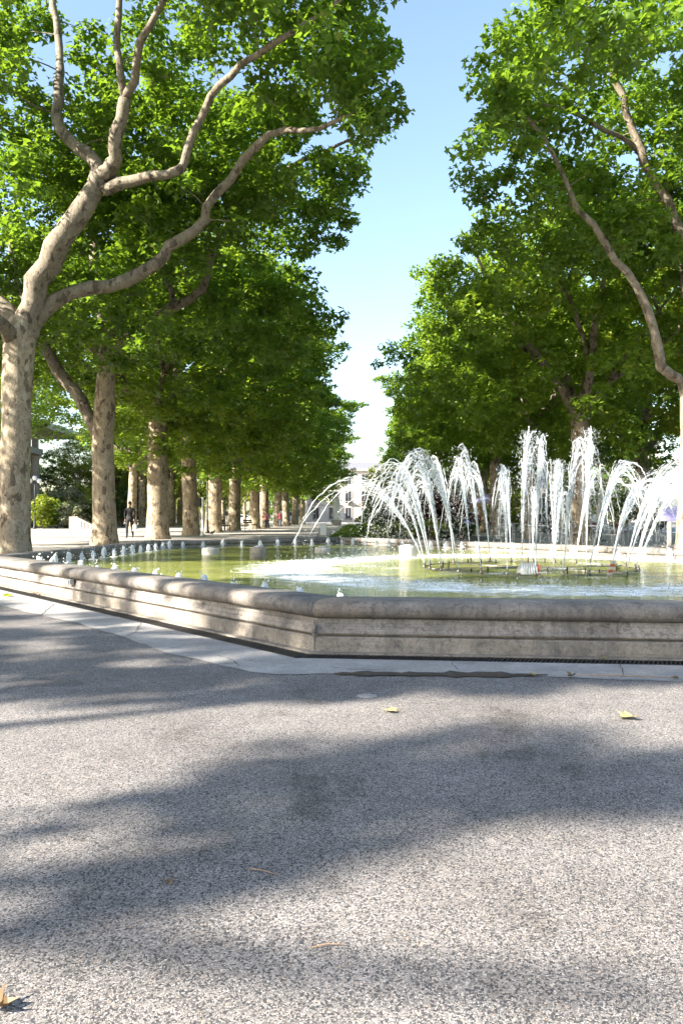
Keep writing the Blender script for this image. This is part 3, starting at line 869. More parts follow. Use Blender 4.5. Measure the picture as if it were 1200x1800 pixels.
# small bubbling jets along the inside of the rim
def bubbler_mesh(seed):
    rng = np.random.default_rng(seed); r2 = random.Random(seed)
    m = MB()
    hh = r2.uniform(0.15, 0.20)
    m.tube([(0, 0, 0), (0.003, 0, hh * 0.4), (0, 0.004, hh * 0.8)], [0.016, 0.019, 0.026], 7)
    m.blob((0, 0, hh * 0.82), (0.034, 0.034, 0.040), 9, 7, 0.25, r2)
    for k in range(8):
        an = k * math.pi / 4 + r2.uniform(-0.3, 0.3); w = r2.uniform(0.030, 0.055)
        m.tube([(0.02 * math.cos(an), 0.02 * math.sin(an), hh * 0.85), (w * 0.7 * math.cos(an), w * 0.7 * math.sin(an), hh * 0.75), (w * math.cos(an), w * math.sin(an), hh * r2.uniform(0.1, 0.4))], [0.014, 0.012, 0.005], 5)
    q = rng.normal(0, 0.04, (60, 3)); q[:, 2] = np.abs(q[:, 2]) * 2.6 + 0.02
    droplets(m, rng, q, 0.008)
    m.lathe([(0.10, 0.001), (0.08, 0.006), (0.02, 0.012)], (0, 0, 0), 10)
    return m.mesh('bubbling_jet', 'foam', False)
bmz = [bubbler_mesh(s) for s in range(6)]
bp = offset_poly(0.78)
names = {0: 'near left', 1: 'left', 2: 'far left', 3: 'far right'}
for i, nm in names.items():
    a, b = bp[i], bp[i + 1]
    L = np.linalg.norm(b - a); d = (b - a) / L
    n = int(L / 0.56)
    for k in range(n):
        c = a + d * (k + 0.5) * L / n
        o = put('bubbling_jet', None, None, (c[0], c[1], WZ), k * 1.7, 0.9 + 0.25 * ((k * 37 % 11) / 11)); stuff(put('plume', bmz[(k * 5 + i) % 6], o))
        tag(o, '%s small bubbling jet from the %s end of the row along the %s rim' % (ORD[k], 'near' if i in (0, 1) else 'left', nm), 'bubbling jet', 'bubbling jets along the %s rim' % nm)

# round stone stumps standing in the water
for k, (px, d, r, h, mt, lab) in enumerate(((370, 17.6, 0.20, 0.15, 'palestone', 'pale round stone stump in the water near the left rim'),
                                            (454, 15.9, 0.18, 0.24, 'plinth', 'dark round stone stump standing in the green water'),
                                            (567, 18.6, 0.19, 0.13, 'palestone', 'low pale stone stump behind the splash at the far rim'),
                                            (717, 16.4, 0.19, 0.25, 'palestone', 'tall pale stone stump behind the left jets'))):
    t = thing('stone_stump', lab, 'stone stump', (gx(px, d), d, WZ - 0.3))
    m = MB(); m.lathe([(r * 0.98, 0), (r, 0.3 + h * 0.5), (r * 0.99, 0.3 + h - 0.015), (r * 0.95, 0.3 + h)], (0, 0, 0), 18); m.build('drum', mt, t, True)
    m = MB(); m.lathe([(r * 0.5, 0.3 + h + 0.001), (r * 0.5, 0.3 + h + 0.02), (r * 0.44, 0.3 + h + 0.026)], (0, 0, 0), 12); m.build('lid', 'greymetal', t, True)
# wet pump casing and a leaning red striped board among the nozzles
t = thing('pump_casing', 'wet white pump casing with rusty edge among the nozzles', 'pump casing', (gx(928, 11.7), 11.7, WZ - 0.05))
m = MB(); m.side_prism([(-0.16, 0), (0.10, 0), (0.12, 0.16), (0.06, 0.21), (-0.07, 0.215), (-0.14, 0.13)], -0.12, 0.12); m.build('casing', 'wetwhite', t)
m = MB(); m.box((0.135, 0, 0.09), (0.025, 0.26, 0.20)); m.build('end_plate', 'rust', t)
m = MB()
for q in range(7): m.tube([(-0.1 + q * 0.03, -0.10, 0.21), (-0.13 + q * 0.035, -0.16, 0.15), (-0.15 + q * 0.04, -0.21, 0.04)], [0.008, 0.013, 0.005], 5)
m.build('water_film', 'spray', t, True)
t = thing('striped_board', 'narrow red and white striped board leaning in the pool', 'board', (gx(1070, 11.3), 11.3, WZ - 0.04))
for q in range(6):
    m = MB(); z0, z1 = q * 0.042, (q + 1) * 0.042
    m.add([(-0.035 + z0 * 0.3, 0, z0), (0.035 + z0 * 0.3, 0, z0), (0.035 + z0 * 0.3, 0.025, z0), (-0.035 + z0 * 0.3, 0.025, z0), (-0.035 + z1 * 0.3, 0, z1), (0.035 + z1 * 0.3, 0, z1), (0.035 + z1 * 0.3, 0.025, z1), (-0.035 + z1 * 0.3, 0.025, z1)],
          [(0, 3, 2, 1), (4, 5, 6, 7), (0, 1, 5, 4), (1, 2, 6, 5), (2, 3, 7, 6), (3, 0, 4, 7)])
    m.build('stripe', 'rust' if q % 2 == 0 else 'palestone', t)

# ------------------------------------------------------------------ trees
def smooth_path(pts, rad, step=0.5):
    pts = np.asarray(pts, float); rad = np.asarray(rad, float)
    if len(pts) < 3:
        n = max(2, int(np.linalg.norm(pts[-1] - pts[0]) / step) + 1)
        s = np.linspace(0, 1, n)[:, None]
        return pts[0] + (pts[-1] - pts[0]) * s, np.interp(s[:, 0], [0, 1], rad[[0, -1]])
    out, ro = [], []
    e = np.concatenate([[2 * pts[0] - pts[1]], pts, [2 * pts[-1] - pts[-2]]])
    for i in range(len(pts) - 1):
        p0, p1, p2, p3 = e[i:i + 4]
        n = max(2, int(np.linalg.norm(p2 - p1) / step))
        for k in range(n):
            t = k / n
            out.append(0.5 * (2 * p1 + (p2 - p0) * t + (2 * p0 - 5 * p1 + 4 * p2 - p3) * t * t + (3 * p1 - p0 - 3 * p2 + p3) * t ** 3))
            ro.append(rad[i] + (rad[i + 1] - rad[i]) * t)
    out.append(pts[-1]); ro.append(rad[-1])
    return np.array(out), np.array(ro)

def crown_targets(rng, ells, n, mind, reject=None, clump=None):
    """spray centres: puffs of foliage set through the crown's shell, each filled with sprays"""
    E = np.array([[*c, *r] for c, r in ells])
    vol = np.prod(E[:, 3:], axis=1); pr = vol / vol.sum()
    ph = rng.uniform(0, 6, 6)
    def one():
        e = E[rng.choice(len(E), p=pr)]
        q = rng.normal(size=3); q /= np.linalg.norm(q)
        rho = rng.uniform(0.30, 1.0) ** 0.5
        lump = 1 + 0.16 * math.sin(6.2 * q[0] + ph[0]) * math.sin(5.4 * q[1] + ph[1]) + 0.12 * math.sin(8 * q[2] + ph[2] + 4 * q[0])
        return e[:3] + q * e[3:] * rho * lump
    if clump:
        cn, cr, cd = clump
        cs = []
        for _ in range(cn * 30):
            p = one()
            if all(np.sum((p - c) ** 2) > cd * cd for c in cs): cs.append(p)
            if len(cs) >= cn: break
        cs = np.array(cs); cs_r = cr * rng.uniform(0.7, 1.25, len(cs))
    acc = np.zeros((n, 3)); k = 0; tries = 0
    while k < n and tries < n * 60:
        tries += 1
        if clump:
            j = rng.integers(len(cs)); q = rng.normal(size=3); q /= np.linalg.norm(q)
            p = cs[j] + q * np.array([1, 1, 0.72]) * cs_r[j] * rng.random() ** 0.4
        else:
            p = one()
            gp = math.sin(0.9 * p[0] + ph[3]) + math.sin(0.8 * p[1] + ph[4] + 0.5 * p[2]) + math.sin(1.15 * p[2] + ph[5] - 0.4 * p[0])
            if gp < -1.25 and reject is None: continue
        if reject is not None and reject(p): continue
        if k and np.min(((acc[:k] - p) ** 2).sum(1)) < mind * mind: continue
        acc[k] = p; k += 1
    return acc[:k]

def build_tree(name, rng, trunk, limbs, ells, ncl, per, lsize, mind=0.75, spread=(0.78, 0.78, 0.45), leafmat='leaf', reject=None, sides=14, clump=None):
    """trunk / limbs: (points, radii).  Returns a dict of meshes."""
    res = {'limb': []}
    tp, trd = smooth_path(*trunk, step=0.35)
    m = MB()
    m.tube(tp, trd, sides)
    # lumps on the trunk surface
    v = m.v[0]; nn = np.sin(v[:, 2] * 2.3 + v[:, 0] * 5) * np.sin(v[:, 0] * 7 + v[:, 1] * 6 + v[:, 2]) * 0.03
    ax = np.repeat(tp, sides, axis=0)
    m.v[0] = ax + (v - ax) * (1 + nn[:, None] * 1.6)
    res['trunk'] = m.mesh('trunk', 'bark', True)
    nodes, nrad, owner = [], [], []
    lm = []
    for k, (pp, rd) in enumerate(limbs):
        a, b = smooth_path(pp, rd, 0.45)
        wob = rng.normal(0, 0.035, a.shape) + 0.05 * np.sin(np.cumsum(rng.uniform(0.3, 1.2, a.shape), axis=0)) * min(1.0, b[0] / 0.15); wob[0] = 0
        a = a + wob
        b = b * (1 + rng.normal(0, 0.05, len(b)) + 0.10 * (rng.random(len(b)) < 0.12)); 
        mb = MB(); mb.tube(a, b, 9 if b[0] > 0.12 else 7)
        lm.append(mb)
        nodes += list(a); nrad += list(b); owner += [k] * len(a)
    tg = crown_targets(rng, ells, ncl, mind, reject, clump)
    if clump:
        tips = [np.asarray(a_[-1], float) + rng.normal(0, 0.35, 3) for a_, b_ in limbs if b_[-1] < 0.06 for _ in range(3)]
        tg = np.concatenate([tg, np.array(tips)])
    nodes = np.array(nodes); nrad = np.array(nrad); owner = np.array(owner)
    dist = np.min(np.linalg.norm(tg[:, None] - nodes[None], axis=2), axis=1)
    for q in tg[np.argsort(dist)]:
        dv = nodes - q
        cost = np.linalg.norm(dv, axis=1) + 0.6 * np.maximum(0, dv[:, 2])
        j = int(np.argmin(cost)); s = nodes[j]
        L = np.linalg.norm(q - s)
        if L < 0.15: continue
        r0 = min(nrad[j] * 0.55, 0.010 + 0.010 * L)
        mid = (s + q) / 2 + rng.normal(0, 0.09 * L, 3) + np.array([0, 0, 0.07 * L])
        pth, rd = smooth_path([s, mid, q], [r0, r0 * 0.7, r0 * 0.4], max(0.5, L / 5))
        lm[owner[j]].tube(pth, rd, 4, False)
        nodes = np.concatenate([nodes, pth[1:]]); nrad = np.concatenate([nrad, rd[1:]]); owner = np.concatenate([owner, np.full(len(pth) - 1, owner[j])])
    for mb in lm: res['limb'].append(mb.mesh('limb', 'bark_shade', True))
    v, t = leaf_cloud(rng, tg, per, spread, lsize)
    res['crown'] = raw_mesh('crown', v, t, leafmat)
    return res
def place_tree(res, label, group, loc=(0, 0, 0), rz=0.0, scale=None, name='plane_tree'):
    t = thing(name, label, 'tree', loc, rz, group, scale)
    put('trunk', res['trunk'], t)
    for l in res['limb']: put('limb', l, t)
    stuff(put('crown', res['crown'], t))
    return t

def auto_limbs(rng, top, r, n, reach, height, az0=0.0):
    out = []
    for k in range(n):
        az = az0 + 2 * math.pi * k / n + rng.uniform(-0.35, 0.35)
        rx, ry = reach
        L = rng.uniform(0.75, 1.0)
        e = top + np.array([math.cos(az) * rx * L, math.sin(az) * ry * L, height * rng.uniform(0.6, 0.95)])
        k1 = top + (e - top) * np.array([0.28, 0.28, 0.22]) + rng.normal(0, 0.25, 3)
        k2 = top + (e - top) * np.array([0.62, 0.62, 0.52]) + rng.normal(0, 0.4, 3)
        r0 = r * rng.uniform(0.42, 0.58)
        out.append(([top - np.array([0, 0, 0.5]), k1, k2, e], [r0, r0 * 0.8, r0 * 0.5, 0.04]))
        # a side limb off each
        az2 = az + rng.choice([-1, 1]) * rng.uniform(0.5, 0.9)
        e2 = k1 + np.array([math.cos(az2) * rx * 0.55, math.sin(az2) * ry * 0.55, height * rng.uniform(0.45, 0.8)])
        out.append(([k1, (k1 + e2) / 2 + rng.normal(0, 0.25, 3), e2], [r0 * 0.6, r0 * 0.4, 0.03]))
    return out

LX = -8.7
# --- nearest tree on the left, its limbs sweeping over the basin
rng = np.random.default_rng(21)
D1 = 20.5
def A(px, py, dd=0.0): return at(px, py, D1 + dd)
b1 = np.array([gx(27, D1), D1, 0])
trunk1 = ([b1 + (0, 0, -0.1), b1 + (-0.02, 0, 0.5), A(27, 850), A(29, 740), A(31, 640), A(36, 585), A(40, 560)], [0.50, 0.41, 0.385, 0.38, 0.40, 0.42, 0.30])
w = D1 / F / 2
limbs1 = [
    ([A(36, 600), A(48, 560), A(72, 500), A(103, 432, -.3), A(128, 388, -.5), A(152, 348, -.6), A(176, 308, -.7)], [44 * w, 42 * w, 40 * w, 38 * w, 37 * w, 34 * w, 30 * w]),
    ([A(176, 308, -.7), A(150, 275, -.5), A(119, 242, -.2), A(104, 200), A(108, 150, .3), A(102, 80, .8), A(99, 10, 1.2), A(92, -90, 1.8)], [24 * w, 22 * w, 21 * w, 19 * w, 17 * w, 14 * w, 12 * w, 5 * w]),
    ([A(176, 308, -.7), A(196, 288, -.9), A(206, 258, -1.1), A(213, 210, -1.3), A(219, 172, -1.4)], [27 * w, 25 * w, 22 * w, 21 * w, 20 * w]),
    ([A(219, 172, -1.4), A(206, 110, -1.4), A(205, 60, -1.3), A(214, 0, -1.2), A(222, -80, -1)], [14 * w, 12 * w, 12 * w, 10 * w, 4 * w]),
    ([A(219, 172, -1.4), A(229, 135, -1.7), A(246, 72, -2.2), A(281, 8, -2.8), A(330, -70, -3.2)], [15 * w, 13 * w, 12 * w, 9 * w, 4 * w]),
    ([A(44, 585), A(62, 558, .1), A(100, 531, .2), A(160, 502, .3), A(222, 489, .4), A(266, 466, .3), A(302, 434, .2), A(345, 404, .1), A(362, 366), A(401, 308, -.3), A(452, 258, -.8), A(502, 229, -1.4), A(560, 222, -2.0), A(640, 190, -2.4)],
     [32 * w, 29 * w, 26 * w, 24 * w, 23 * w, 22 * w, 20 * w, 19 * w, 17 * w, 15 * w, 13 * w, 10 * w, 8 * w, 4 * w]),
    ([A(182, 335, -.65), A(228, 318, -.9), A(298, 308, -1.2), A(325, 281, -1.3), A(336, 230, -1.5), A(369, 171, -1.8), A(402, 132, -2.1), A(452, 94, -2.6), A(502, 58, -3), A(560, 22, -3.4), A(640, -30, -3.6)],
     [20 * w, 18 * w, 16 * w, 15 * w, 13 * w, 12 * w, 11 * w, 10 * w, 9 * w, 6 * w, 4 * w]),
    ([A(40, 590), A(55, 520, 1.0), A(84, 468, 2.0), A(112, 428, 2.8), A(140, 372, 3.6), A(200, 280, 4.6)], [34 * w, 32 * w, 30 * w, 28 * w, 20 * w, 6 * w]),
    ([A(30, 590), A(10, 552, .5), A(-30, 500, 1), A(-90, 400, 1.6), A(-150, 250, 2)], [34 * w, 30 * w, 26 * w, 18 * w, 6 * w]),
    ([A(20, 600, -.1), A(-10, 560, -1.2), A(-60, 470, -3), A(-90, 350, -4.6)], [28 * w, 24 * w, 18 * w, 6 * w]),
]
def screen(p): return np.array([600 + F * p[0] / p[1], Y0 - F * (p[2] - CAM_Z) / p[1]])
lp1 = np.concatenate([smooth_path(a, b, 0.3)[0] for a, b in limbs1])
lp1s = np.array([screen(p) for p in lp1])
def rej1(p):
    # the limbs over the basin carry their leaves above and behind: bare on the side that faces the pool
    s = screen(p); d = np.hypot(lp1s[:, 0] - s[0], lp1s[:, 1] - s[1])
    j = np.argmin(d)
    return (d[j] < 68 and p[1] < lp1[j, 1] + 0.9 and s[0] < 560) or (s[1] < 200 and s[0] > 650 + 0.36 * max(0.0, s[1]))
ells1 = [((-4.6, 20.6, 14.0), (6.9, 6.2, 3.6)), ((-9.6, 22.5, 11.0), (6.2, 5.0, 4.8)), ((-3.0, 18.0, 13.2), (4.6, 3.6, 2.6)), ((-0.6, 18.6, 12.3), (2.9, 2.6, 1.9))]
T1 = build_tree('near_left', rng, trunk1, limbs1, ells1, 960, 80, 0.19, 0.50, (0.58, 0.58, 0.32), reject=rej1, clump=(118, 1.25, 1.55))
place_tree(T1, 'nearest plane tree at left with thick limbs sweeping over the basin', 'plane trees of the left row')

# --- second tree on the left
rng = np.random.default_rng(22)
D2 = 28.2
def B(px, py, dd=0.0): return at(px, py, D2 + dd)
b2 = np.array([gx(184, D2), D2, 0]); w = D2 / F / 2
trunk2 = ([b2 + (0, 0, -0.1), b2 + (0, 0, 0.45), B(182, 860), B(181, 780), B(184, 720), B(186, 650), B(187, 615)], [0.58, 0.45, 39 * w, 38 * w, 36 * w, 30 * w, 27 * w])
limbs2 = [
    ([B(186, 640), B(186, 580), B(178, 520, .3), B(166, 455, .7), B(160, 405, 1.1), B(150, 300, 1.8), B(160, 200, 2.4)], [28 * w, 24 * w, 21 * w, 17 * w, 14 * w, 10 * w, 4 * w]),
    ([B(176, 770), B(150, 722, .2), B(118, 668, .4), B(76, 603, .6), B(40, 520, 1.0), B(10, 400, 1.4)], [26 * w, 23 * w, 21 * w, 18 * w, 14 * w, 5 * w]),
    ([B(190, 640), B(206, 605, -.2), B(250, 580, -.4), B(302, 538, -.6), B(352, 509, -.8), B(366, 458, -1.0), B(390, 410, -1.2), B(440, 350, -1.5), B(502, 298, -1.8), B(562, 268, -2.1), B(622, 242, -2.4)],
     [20 * w, 19 * w, 17 * w, 16 * w, 15 * w, 14 * w, 13 * w, 11 * w, 9 * w, 7 * w, 4 * w]),
    ([B(302, 538, -.6), B(297, 505, -.3), B(290, 478, 0), B(310, 400, .6)], [10 * w, 9 * w, 8 * w, 4 * w]),
    ([B(187, 600), B(230, 520, 1.4), B(280, 430, 2.6), B(350, 330, 3.4)], [18 * w, 15 * w, 11 * w, 4 * w]),
]
lp2 = np.concatenate([smooth_path(a, b, 0.3)[0] for a, b in limbs2])
lp2s = np.array([screen(p) for p in lp2])
def rej2(p):
    s = screen(p); d = np.hypot(lp2s[:, 0] - s[0], lp2s[:, 1] - s[1]); j = np.argmin(d)
    return d[j] < 45 and p[1] < lp2[j, 1] + 0.6 and s[1] > 380
ells2 = [((-5.9, 28.6, 11.6), (5.7, 4.6, 4.2)), ((-10.5, 29.0, 10.2), (5.0, 4.6, 4.2)), ((-4.2, 28.4, 7.6), (4.2, 3.6, 2.0))]
T2 = build_tree('second_left', rng, trunk2, limbs2, ells2, 580, 74, 0.20, 0.52, (0.58, 0.58, 0.34), reject=rej2, clump=(70, 1.25, 1.7))
place_tree(T2, 'second plane tree of the left row, forked low with a pale limb leaning left', 'plane trees of the left row')

# --- nearest tree on the right, just past the edge of view
rng = np.random.default_rng(23)
D3 = 21.2
def C(px, py, dd=0.0): return at(px, py, D3 + dd)
b3 = np.array([gx(1220, D3), D3, 0]); w = D3 / F / 2
trunk3 = ([b3 + (0, 0, -0.1), b3 + (0, 0, 0.45), C(1221, 860), C(1222, 780), C(1222, 700), C(1222, 660)], [0.60, 0.47, 0.42, 0.40, 0.40, 0.32])
limbs3 = [
    ([C(1220, 700), C(1196, 672, -.2), C(1166, 640, -.5), C(1150, 572, -.8), C(1122, 512, -1.1), C(1080, 460, -1.3), C(1040, 392, -1.6), C(1000, 330, -1.9), C(960, 250, -2.1), C(900, 180, -2.3)],
     [27 * w, 21 * w, 17 * w, 15 * w, 13 * w, 12 * w, 10 * w, 8 * w, 6 * w, 4 * w]),
    ([C(1222, 680), C(1236, 560, .2), C(1222, 460, .2), C(1184, 385, .1), C(1142, 300), C(1124, 268), C(1100, 200, -.2), C(1070, 110, -.5), C(1046, 40, -.8), C(1020, -50, -1)],
     [36 * w, 26 * w, 20 * w, 17 * w, 15 * w, 14 * w, 12 * w, 10 * w, 7 * w, 4 * w]),
    ([C(1124, 268), C(1060, 225, -.6), C(990, 190, -1.2), C(920, 170, -1.6)], [10 * w, 8 * w, 6 * w, 3 * w]),
    ([C(1224, 680), C(1290, 560, 1), C(1360, 400, 2), C(1400, 250, 2.6)], [34 * w, 28 * w, 18 * w, 5 * w]),
    ([C(1222, 690), C(1230, 600, 1.6), C(1200, 480, 3.2), C(1180, 330, 4.4)], [28 * w, 22 * w, 14 * w, 4 * w]),
]
lp3 = np.concatenate([smooth_path(a, b, 0.3)[0] for a, b in limbs3[:2]])
lp3s = np.array([screen(p) for p in lp3])
def rej3(p):
    s = screen(p); d = np.hypot(lp3s[:, 0] - s[0], lp3s[:, 1] - s[1]); j = np.argmin(d)
    return (d[j] < 16 and p[1] < lp3[j, 1] + 0.5) or (s[1] < 160 and s[0] < 905 - 0.62 * s[1]) or s[0] < 805 or (s[1] > 470 and s[0] < 1190)
ells3 = [((9.3, 21.0, 13.6), (5.3, 5.4, 4.0)), ((6.4, 19.8, 10.8), (3.6, 3.6, 2.8)), ((11.5, 22.5, 11.0), (5.5, 5.0, 4.5))]
T3 = build_tree('near_right', rng, trunk3, limbs3, ells3, 740, 80, 0.19, 0.50, (0.58, 0.58, 0.32), reject=rej3, clump=(88, 1.25, 1.7))
place_tree(T3, 'nearest plane tree at right edge, one bare limb curving up to the left', 'plane trees of the right row')

# --- the rest of the avenue: five individuals of similar build, turned and scaled
VAR = []
for s in range(5):
    rng = np.random.default_rng(40 + s)
    ht = rng.uniform(5.0, 6.0); r = rng.uniform(0.38, 0.45)
    lean = rng.normal(0, 0.25, 2)
    top = np.array([lean[0], lean[1], ht])
    tk = ([np.array([0, 0, -0.1]), np.array([0, 0, 0.4]), np.array([lean[0] * .2, lean[1] * .2, 1.6]), np.array([lean[0] * .5, lean[1] * .5, ht * .6]), top], [r * 1.4, r * 1.1, r, r * .95, r * .9])
    lb = auto_limbs(rng, top, r, 4, (6.0, 4.6), 7.2, rng.uniform(0, 1))
    el = [((0.3, 0, 10.2), (6.8, 5.2, 4.4)), ((1.6, 0, 6.4), (4.8, 4.2, 2.6)), ((-1.5, 0, 12.4), (4.0, 3.8, 2.6))]
    VAR.append(build_tree('row', rng, tk, lb, el, 540, 60, 0.23, 0.55, (0.62, 0.62, 0.36), clump=(66, 1.3, 1.9)))

def row_tree(v, px, d, label, group, rz=0.0, sc=(1, 1, 1)):
    return place_tree(VAR[v], label, group, (gx(px, d), d, 0), rz, sc)
def recolor(t, mat):
    for ch in t.children:
        if ch.name.startswith('crown'):
            ch.material_slots[0].link = 'OBJECT'; ch.material_slots[0].material = M[mat]
    return t
left = [(277, 36.4), (336, 44), (375, 51.5), (411, 60), (447, 68), (464, 77), (487, 85), (503, 95), (518, 106), (531, 118)]
ords = ['third', 'fourth', 'fifth', 'sixth', 'seventh', 'eighth', 'ninth', 'tenth', 'eleventh', 'twelfth']
for k, ((px, d), od) in enumerate(zip(left, ords)):
    t = row_tree((k * 2 + 1) % 5, px, d, '%s plane tree of the left row, counted from the fountain' % od, 'plane trees of the left row', (0.15, -0.2, 3.0, 0.1)[k % 4], (1.14 + 0.05 * (k % 3) - (0.14 if k > 4 else 0), 1.0, 0.98 + 0.05 * ((k * 3) % 4)))
    if k % 3 != 2: recolor(t, 'leaf_l')
right = [(1022, 29.5), (932, 37.2), (871, 45), (846, 52), (822, 61), (800, 70), (780, 80), (762, 92), (748, 106)]
for k, ((px, d), od) in enumerate(zip(right, ['second'] + ords)):
    t = row_tree((k * 3 + 2) % 5, px, d, '%s plane tree of the right row, counted from the fountain' % od, 'plane trees of the right row', (3.14, 2.9, 0.2, 3.3)[k % 4], (0.86, 0.9, 0.90 + 0.05 * ((k * 2) % 3)))
    if k % 3 != 2: recolor(t, 'leaf_l')

# a sparser individual for the outer rows
SPARSE = []
for s in range(2):
    rng = np.random.default_rng(60 + s)
    top = np.array([0.1, -0.1, 5.6]); r = 0.38
    tk = ([np.array([0, 0, -0.1]), np.array([0, 0, 0.4]), np.array([0.05, 0, 2.5]), top], [r * 1.4, r * 1.1, r, r * .9])
    lb = auto_limbs(rng, top, r, 4, (4.4, 4.0), 7.0, 0.4)
    SPARSE.append(build_tree('outer', rng, tk, lb, [((0, 0, 10.4), (4.8, 4.4, 4.2))], 210, 55, 0.24, 0.85, (0.85, 0.85, 0.5)))
# outer trees left of view: first crown cut into tiers casting chosen bands of shade
TS, CT, ST = math.tan(R(SUN_EL)), math.cos(R(SUN_TRAVEL)), math.sin(R(SUN_TRAVEL))
def outside_shade(p):  # drops sprays whose shadow would land outside the wanted dark ground bands
    t = p[2] / TS
    X, Y = p[0] + CT * t, p[1] + ST * t
    if Y < 1.5: return True
    u, v = 600 + F * X / Y, Y0 + CAM_Z * F / Y
    it = np.interp
    if v < 1000: return shade_rng.random() < 0.5
    if v < 1175 and u < 560:
        return (30 < u < 170 or 220 < u < 325 or 345 < u < 430) or shade_rng.random() < 0.15
    top = it(u, [0, 300, 600, 900, 1200], [1233, 1227, 1224, 1216, 1200])
    if v < top: return False
    a, b = it(u, [0, 300, 600, 750, 900, 1050, 1200], [1352, 1345, 1305, 1275, 1262, 1300, 1335]), it(u, [0, 300, 450, 520, 600, 700, 900, 1200], [1420, 1428, 1470, 1560, 1505, 1455, 1428, 1432])
    if a + 16 + shade_rng.normal(0, 16) < v < b - 24 + shade_rng.normal(0, 18): return shade_rng.random() < 0.12
    if abs(v - it(u, [0, 300, 600, 800], [1308, 1290, 1263, 1253])) < 3 and u < 760: return shade_rng.random() < 0.75
    if u < 460 and 1490 < v < 1640: return shade_rng.random() < 0.72
    return True
shade_rng = np.random.default_rng(91); rng = np.random.default_rng(92)
cx_, cy_ = 0.3 - CT * 10.3 / TS, 4.6 - ST * 10.3 / TS
top = np.array([cx_, cy_, 5.6])
tk = ([np.array([cx_, cy_, -0.1]), np.array([cx_, cy_, 0.4]), np.array([cx_ + 0.05, cy_, 2.5]), top], [0.55, 0.43, 0.38, 0.34])
TT = build_tree('shade_tiers', rng, tk, auto_limbs(rng, top, 0.38, 3, (2.6, 3.2), 7.0, 0.9), [((cx_, cy_ + 0.4, 10.3), (6.2, 6.2, 4.3))], 1050, 38, 0.21, 0.29, (0.28, 0.28, 0.18), reject=outside_shade)
place_tree(TT, 'outer plane tree left of the foreground, out of view', 'plane trees of the outer left row')
for k, (v, x, y, rz, sc, lab) in enumerate(((1, -19.0, 11.4, 1.2, 0.9, 'outer plane tree far left of the basin, out of view'), (0, -19.5, 25.0, 2.2, 1.05, 'outer plane tree left of the nearest trunk, out of view'))):
    place_tree(SPARSE[v], lab, 'plane trees of the outer left row', (x, y, 0), rz, sc)
for k, (px, d, v, rz, lab) in enumerate(((15, 50, 0, 0.5, 'outer plane tree hidden behind the first trunk'), (-95, 37, 1, 0.9, 'outer plane tree left of view beyond the first trunk'), (232, 66, 1, 1.5, 'slim grey outer plane tree behind the walking person'),
                                         (250, 82, 0, 2.5, 'distant outer plane tree beside the walking person'), (298, 84, 1, 0.2, 'pale outer plane tree left of the fourth trunk'), (316, 98, 0, 1.0, 'pale distant outer plane tree beside the fourth trunk'), (350, 118, 1, 2.0, 'most distant outer plane tree on the left'))):
    recolor(place_tree(SPARSE[v], lab, 'plane trees of the outer left row', (gx(px, d), d, 0), rz, (1.0, 1.0, 0.95)), 'leaf_y' if k % 2 else 'leaf')
for k, (x, d, v, rz, lab) in enumerate(((17.5, 34, 1, 0.3, 'outer plane tree behind the right jets'), (18.0, 45.5, 4, 1.0, 'pale forked outer plane tree at right, behind the row'), (17.5, 57, 0, 2.0, 'outer plane tree right of the parked van'),
                                        (18.5, 70, 2, 3.0, 'outer plane tree behind the right row'), (19, 86, 3, 0.5, 'distant outer plane tree behind the right row'), (20, 104, 1, 1.3, 'most distant outer plane tree on the right'))):
    recolor(place_tree(VAR[v], lab, 'plane trees of the outer right row', (x, d, 0), rz, (0.9, 1.0, 1.0)), 'leaf_y' if k % 2 == 0 else 'leaf')
for k, (px, d, v, rz, sc, lab) in enumerate(((212, 88, 0, 0.3, 0.66, 'small bright tree just right of the second trunk'), (262, 98, 1, 1.3, 0.6, 'small bright tree behind the third trunk'), (306, 92, 0, 2.2, 0.58, 'small bright tree between the third and fourth trunks'),
                                             (356, 100, 1, 3.1, 0.58, 'small bright tree between the fourth and fifth trunks'), (393, 108, 0, 4.0, 0.6, 'small bright tree between the fifth and sixth trunks'), (430, 116, 1, 5.0, 0.6, 'small bright tree between the sixth and seventh trunks'), (150, 86, 1, 5.5, 0.72, 'small bright tree behind the stone steps'))):
    recolor(place_tree(SPARSE[v], lab, 'small trees behind the left row', (gx(px, d), d, 0), rz, (sc * 1.2, sc, sc), 'small_tree'), 'leaf_y')
# trees closing the view behind
for k, (x, d, v, sc, mt, lab) in enumerate(((-27, 92, 2, 0.72, 'leaf_d', 'dark tree behind the shrubs at left'), (-36, 96, 0, 0.8, 'leaf_d', 'dark tree behind the portico'), (-19, 128, 3, 0.8, 'leaf_y', 'bright tree at the far end of the left promenade'),
                                            (-30, 120, 4, 0.9, 'leaf', 'tree far behind the walking person'), (-12, 150, 1, 0.75, 'leaf', 'tree beside the far building'), (26, 100, 4, 0.9, 'leaf_d', 'dark tree far behind the right jets'), (36, 112, 2, 1.0, 'leaf', 'broad tree at the far right'), (15, 128, 0, 0.85, 'leaf_y', 'bright tree at the far end of the right row'))):
    recolor(place_tree(VAR[v], lab, 'background trees', (x, d, -2.5), k * 1.1, sc, 'background_tree'), mt)

